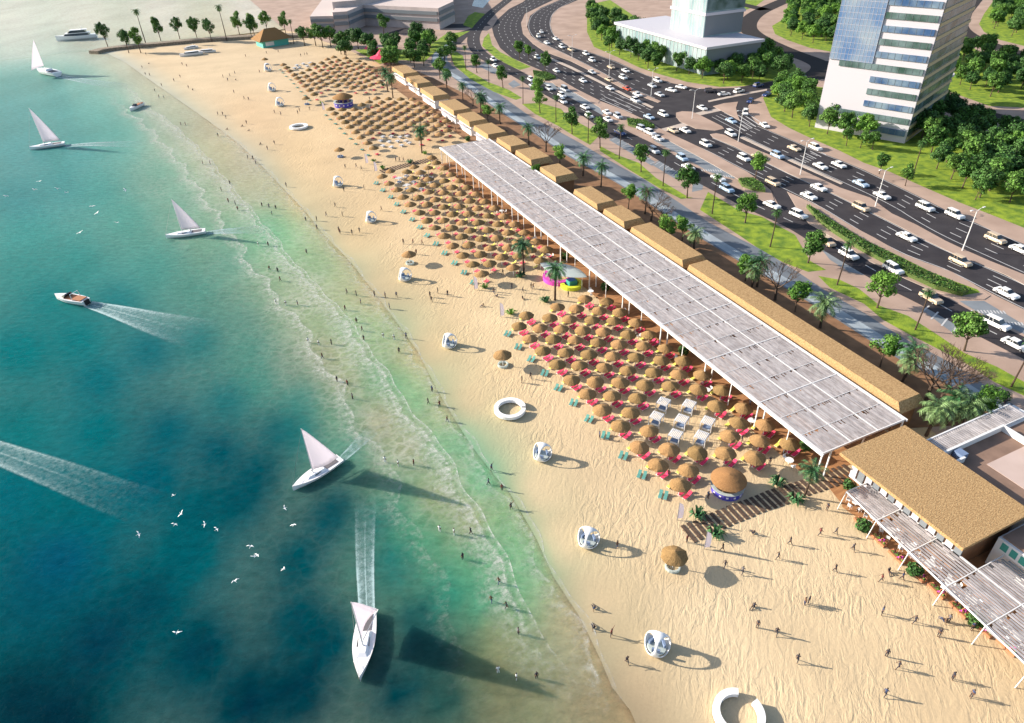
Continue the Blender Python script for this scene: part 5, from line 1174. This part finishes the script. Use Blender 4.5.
def yacht(bow,stern,lab,decks=2):
    B=G(*bow);A=G(*stern); L_=(B-A).length; c=(A+B)/2; ang=math.atan2((B-A).y,(B-A).x); f=L_/24
    t=empty('motor_yacht',(c.x,c.y,.02),ang); tag(t,lab,'yacht')
    hull_mesh(L_,L_*.24,2.6*f,sheer=1.5*f).build('hull',t)
    for k in range(decks):
        z=2.6*f+k*1.7*f; a0=-8*f+k*1.5*f; a1=(5.5-3.2*k)*f; hw=(2.3-.35*k)*f
        b=MB(); b.add([(a0,-hw,z),(a1+2*f,-hw*.7,z),(a1+2*f,hw*.7,z),(a0,hw,z),(a0+.6*f,-hw*.9,z+1.3*f),(a1,-hw*.6,z+1.3*f),(a1,hw*.6,z+1.3*f),(a0+.6*f,hw*.9,z+1.3*f)],[(0,1,5,4),(1,2,6,5),(2,3,7,6),(3,0,4,7)],'glass_dark'); b.build('cabin_windows',t)
        b=MB(); b.box(a0-.8*f,a1+.5*f,-hw,hw,z+1.3*f,z+1.6*f,'white_boat'); b.build('deck_roof',t)
    b=MB(); b.tube([(-4*f,0,5*f),(-4.6*f,0,7.6*f)],[.3*f,.1*f],'white_boat',6); b.build('radar_mast',t)
yacht((57,41.5),(98,38),'large white motor yacht with dark windows at anchor beyond the breakwater')
yacht((180,57),(203,54),'left white yacht drawn up on sand below the breakwater trees',1)
yacht((197,53.5),(216,52),'right white yacht drawn up on sand below the breakwater trees',1)
yacht((184,50),(198,47.5),'small white yacht behind the two others on the sand',1)
# ---------------------------------------------------------------- people
def person_mesh(pose,cloth):
    J={'stand':{'p':(0,0,.95),'h1':(.10,0,.90),'k1':(.11,.01,.50),'f1':(.12,-.02,.07),'h2':(-.10,0,.90),'k2':(-.11,-.01,.50),'f2':(-.13,0,.07),'c':(0,0,1.35),'n':(0,0,1.52),'hd':(0,-.02,1.66),'s1':(.19,0,1.43),'e1':(.25,.03,1.15),'w1':(.24,-.06,.90),'s2':(-.19,0,1.43),'e2':(-.26,.02,1.15),'w2':(-.25,-.08,.90)},
       'walk':{'p':(0,0,.93),'h1':(.10,0,.88),'k1':(.11,-.18,.52),'f1':(.11,-.32,.08),'h2':(-.10,0,.88),'k2':(-.11,.10,.50),'f2':(-.11,.38,.12),'c':(0,-.03,1.33),'n':(0,-.06,1.50),'hd':(0,-.09,1.64),'s1':(.19,-.03,1.41),'e1':(.26,.12,1.17),'w1':(.25,.12,.93),'s2':(-.19,-.03,1.41),'e2':(-.26,-.14,1.17),'w2':(-.24,-.34,1.02)},
       'sit':{'p':(0,0,.16),'h1':(.11,-.04,.16),'k1':(.14,-.42,.42),'f1':(.13,-.70,.07),'h2':(-.11,-.04,.16),'k2':(-.15,-.44,.30),'f2':(-.13,-.80,.07),'c':(0,.10,.55),'n':(0,.12,.72),'hd':(0,.09,.86),'s1':(.19,.10,.64),'e1':(.26,.26,.40),'w1':(.25,.36,.10),'s2':(-.19,.10,.64),'e2':(-.25,-.10,.45),'w2':(-.14,-.34,.42)},
       'wave':{'p':(0,0,.95),'h1':(.12,0,.90),'k1':(.20,.01,.50),'f1':(.26,-.02,.07),'h2':(-.12,0,.90),'k2':(-.18,-.01,.50),'f2':(-.22,0,.07),'c':(0,0,1.35),'n':(0,0,1.52),'hd':(0,-.02,1.66),'s1':(.19,0,1.43),'e1':(.45,.0,1.52),'w1':(.62,-.05,1.72),'s2':(-.19,0,1.43),'e2':(-.36,.02,1.20),'w2':(-.20,-.08,1.02)}}[pose]
    rad={'p':.15,'h1':.105,'k1':.065,'f1':.045,'h2':.105,'k2':.065,'f2':.045,'c':.165,'n':.06,'hd':.115,'s1':.07,'e1':.045,'w1':.035,'s2':.07,'e2':.045,'w2':.035}
    names=list(J); idx={k:i for i,k in enumerate(names)}; vs=[J[k] for k in names]
    ed=[('p','h1'),('h1','k1'),('k1','f1'),('p','h2'),('h2','k2'),('k2','f2'),('p','c'),('c','n'),('n','hd'),('c','s1'),('s1','e1'),('e1','w1'),('c','s2'),('s2','e2'),('e2','w2')]
    E_=[(idx[a],idx[b]) for a,b in ed]
    for s,f,w_,e_ in ((1,'f1','w1','e1'),(-1,'f2','w2','e2')):   # feet and hands
        q=Vector(J[f]); vs.append(tuple(q+Vector((0,-.17,-.035)))); E_.append((idx[f],len(vs)-1)); names.append('t'); 
        q=Vector(J[w_]); d=(q-Vector(J[e_])).normalized(); vs.append(tuple(q+d*.13)); E_.append((idx[w_],len(vs)-1)); names.append('m')
    vs.append(tuple(Vector(J['hd'])+Vector((0,.01,.10)))); E_.append((idx['hd'],len(vs)-1)); names.append('q')
    me=bpy.data.meshes.new('body'); me.from_pydata(vs,E_,[]); me.update()
    o=bpy.data.objects.new('tmp',me); C.objects.link(o)
    sm=o.modifiers.new('skin','SKIN'); 
    for i,nm in enumerate(names):
        r=rad.get(nm,{'t':.035,'m':.03,'q':.09}.get(nm,.05)); sk_=me.skin_vertices[0].data[i]
        sk_.radius=(r,r*.72 if nm in('c','p','s1','s2') else r); sk_.use_root=(nm=='p')
    ss=o.modifiers.new('sub','SUBSURF'); ss.levels=1; ss.render_levels=1
    me2=bpy.data.meshes.new_from_object(o.evaluated_get(bpy.context.evaluated_depsgraph_get())); bpy.data.objects.remove(o); me2.name='body'
    top,bot=cloth
    for m in ('skin',top,bot,'hair'): me2.materials.append(MATS[m])
    hd=Vector(J['hd']); pz=J['p'][2]; arms=[(Vector(J[a]),Vector(J[b])) for a,b in (('e1','w1'),('e2','w2'))]
    for pl in me2.polygons:
        c=pl.center; k=0
        if (c-hd).length<.2 and c.z>hd.z-.14: k=3 if (c.z>hd.z+.03 or c.y>hd.y+.03) else 0
        elif any((c-((a+b)/2)).length<(a-b).length*.62+.06 for a,b in arms): k=0
        elif pose=='sit': k=1 if c.z>.27 and c.y>-.1 else 2
        else:
            k=1 if c.z>pz+.02 else (2 if c.z>.22 else 0)
        pl.material_index=k; pl.use_smooth=True
    return me2
CLO=[('cloth_dark','cloth_dark','in black clothes'),('cloth_navy','cloth_dark','in a navy top'),('cloth_grey','cloth_dark','in a grey top'),('cloth_brown','cloth_navy','in a brown top'),('cloth_white','cloth_white','in white clothes'),('cloth_red','cloth_dark','in a dark red top')]
PM={(po_,i):person_mesh(po_,c[:2]) for po_ in ('stand','walk','sit','wave') for i,c in enumerate(CLO)}
PP=[]
def pp(ox,oy,s,L_): PP.extend((ox+x/s,oy+y/s) for x,y in L_)
pp(0,0,4,[(597,250),(570,268),(585,215),(583,295),(600,298),(648,340),(620,360),(637,385),(657,388),(697,320),(722,305),(730,255),(748,262),(755,348),(772,355),(893,305),(912,318),(920,300),(940,290),(944,315),(937,367),(978,392),(995,395),(983,222),(872,455),(892,455),(905,470),(910,513),(970,500),(987,490),(997,518),(725,495),(743,495),(873,540),(812,652),(842,652),(992,628),(1013,633)])
pp(120,100,6.4,[(705,530),(650,575),(695,645),(740,660),(755,695),(580,400),(530,400),(990,275),(945,310),(900,275),(818,365),(855,365),(870,400)])
pp(256,0,4,[(43,210),(90,205),(180,220),(195,215),(205,215),(75,448),(100,455),(168,450),(175,440),(215,435),(75,572),(45,590),(358,668),(402,665),(422,675),(15,285),(560,640),(575,640),(610,395),(455,395),(590,640),(1000,520),(800,520),(840,510),(140,170),(165,168)])
pp(256,180,4,[(65,135),(80,110),(25,100),(53,105),(122,22),(282,140),(318,103),(347,140),(244,158),(245,192),(200,158),(332,200),(337,210),(385,212),(415,205),(352,40),(433,32),(503,118),(665,253),(642,292),(590,250),(628,250),(50,258),(10,258),(203,288),(55,355),(88,362),(98,398),(365,448),(402,457),(420,490),(358,515),(403,565),(425,598),(432,635),(80,490),(120,495),(168,495),(563,463),(535,510),(518,465),(697,463),(728,448),(767,458),(703,482),(908,500),(952,450),(965,462),(210,645),(252,655),(303,652),(267,708),(510,625),(553,632),(602,628),(573,685),(475,460)])
pp(256,360,4,[(325,80),(367,95),(387,150),(690,170),(735,180),(765,240),(705,120),(517,403),(570,418),(632,415),(930,492),(984,515),(943,438),(735,680),(793,692),(860,690),(1020,590)])
pp(256,540,3.95,[(817,70),(960,165),(930,238),(990,263),(957,518)])
pp(512,540,3.95,[(325,268),(323,345),(392,375),(453,480),(97,540),(18,545),(25,365),(415,25),(840,102),(908,128),(830,38),(955,258),(968,340),(690,3)])
pp(768,540,3.95,[(85,12),(38,70),(333,35),(263,120),(477,120),(445,158),(527,152),(143,250),(158,245),(447,288),(577,322),(697,318),(710,318),(672,375),(32,368),(113,475),(465,455),(512,502),(725,545),(800,615),(458,610),(735,250),(803,350)])
pp(768,360,4,[(235,595),(205,695),(268,692),(5,410),(940,180)]); pp(512,360,4,[(350,308),(40,85),(75,70),(965,690),(917,322),(783,548),(625,460),(950,180)])
pp(440,210,6.4,[(48,545),(275,615),(343,530),(370,550),(460,495),(583,492),(597,497),(530,520),(820,548),(402,405)])
pp(512,180,4,[(80,425),(43,470),(308,520)])
WHITE={(276,302.5),(286,303.8),(383.5,336.2),(394.2,338),(308.5,341.2),(319,343.8),(385.2,460.8),(398.5,464.5),(439.8,530),(454.2,533),(258.5,244.5),(498.3,671.1),(516.6,678)}
ded=[]
for p in PP:
    if all((p[0]-q[0])**2+(p[1]-q[1])**2>4.4 for q in ded): ded.append(p)
pz={}
for p in ded:
    g=G(p[0],p[1]+1.5); wx=float(wline(g.y)); s=wx-g.x
    if s>.6: zone='in the shallow water'
    elif g.x>wx-.6 and s>-3: zone='on the wet sand'
    elif g.y<60: zone='on the open sand below the boardwalk'
    elif g.y<130: zone='on the sand beside the near block'
    elif g.y<215: zone='on the sand beside the middle block'
    else: zone='on the far sand'
    white=any(abs(p[0]-q[0])<1.6 and abs(p[1]-q[1])<1.6 for q in WHITE)
    pz.setdefault(zone,[]).append((g,white))
PT={'stand':'standing','walk':'walking','sit':'sitting','wave':'waving'}
for zone,l in pz.items():
    cnt={}
    l.sort(key=lambda q:q[0].length)
    for g,white in l:
        po_='stand' if rng.random()<.35 else ('walk' if rng.random()<.7 else ('wave' if rng.random()<.5 else 'sit'))
        if white: ci=4; po_='stand'
        else: ci=rng.choice([0,0,0,1,2,3,0,5])
        key=(zone,po_,ci); cnt[key]=cnt.get(key,0)+1
        z=-.18 if 'water' in zone else .006
        if 'water' in zone and po_=='sit': po_='stand'
        single('person',PM[(po_,ci)],(g.x,g.y,z),rng.uniform(0,6.28),.82,'person %s %s %s, %s going away'%(CLO[ci][2].replace(' clothes','').replace('in a ','in '),PT[po_],zone,nth(cnt[key])),'person','people '+zone)
# make any repeated people labels distinct
# ---------------------------------------------------------------- gulls
def gull(seed):
    r=random.Random(seed); b=MB(); lift=r.uniform(.1,.28)
    b.tube([(.42,0,.0),(.28,0,.02),(0,0,0),(-.25,0,0),(-.42,0,.01)],[.02,.07,.095,.06,.02],'bird',6)
    for s in (-1,1):
        b.add([(.16,s*.06,.03),(-.12,s*.06,.03),(-.10,s*.42,.03+lift),(.14,s*.42,.05+lift),(-.22,s*.86,lift*.7),(-.12,s*.90,lift*.7)],[(0,3,2,1) if s>0 else (0,1,2,3),(3,5,4,2) if s>0 else (3,2,4,5)],'bird')
        b.add([(.16,s*.06,.01),(-.12,s*.06,.01),(-.10,s*.42,.01+lift),(.14,s*.42,.03+lift),(-.22,s*.86,lift*.7-.02),(-.12,s*.90,lift*.7-.02)],[(0,1,2,3) if s>0 else (0,3,2,1),(3,2,4,5) if s>0 else (3,5,4,2)],'bird')
    b.add([(-.40,-.03,.0),(-.58,-.09,.0),(-.58,.09,.0),(-.40,.03,.0)],[(0,3,2,1),(0,1,2,3)],'bird')
    return b.mesh('gull')
GM=[gull(i) for i in range(4)]
gl=[]
for ox,oy,s,L_ in [(0,180,4,[(25,65),(138,38),(158,5),(230,35),(265,50),(370,105),(388,132),(468,170),(500,40),(320,210)]),(0,360,4,[(725,615),(700,658),(818,657),(867,677),(555,697),(693,542)]),(0,540,3.95,[(990,25),(1005,65),(928,162),(700,365)]),(256,360,4,[(150,660),(115,592)]),(256,540,3.95,[(5,60),(108,115)])]:
    gl+=[(ox+x/s,oy+y/s) for x,y in L_]
gl.sort(key=lambda p:-p[1]); nb=[0,0]
for x,y in gl:
    h=8+rng.random()*6; k=0 if y>400 else 1; nb[k]+=1
    o=single('gull',GM[rng.randrange(4)],G(x,y,h),rng.uniform(0,6.28),.5 if k==0 else .8,'white gull flying over the %s, %s counting up from the bottom'%(('dark near water','pale upper water')[k],nth(nb[k])),'gull','gulls over the bay')
    o.rotation_euler[0]=rng.uniform(-.5,.5)
# ---------------------------------------------------------------- unique labels
seen={}
for o in S.objects:
    if o.parent is None and 'label' in o:
        k=o['label']; seen.setdefault(k,[]).append(o)
for k,l in seen.items():
    if len(l)>1:
        for i,o in enumerate(l): o['label']=k.replace(' such',' such, place %s'%nth(i+1)) if ' such' in k else k+', %s of them'%nth(i+1)
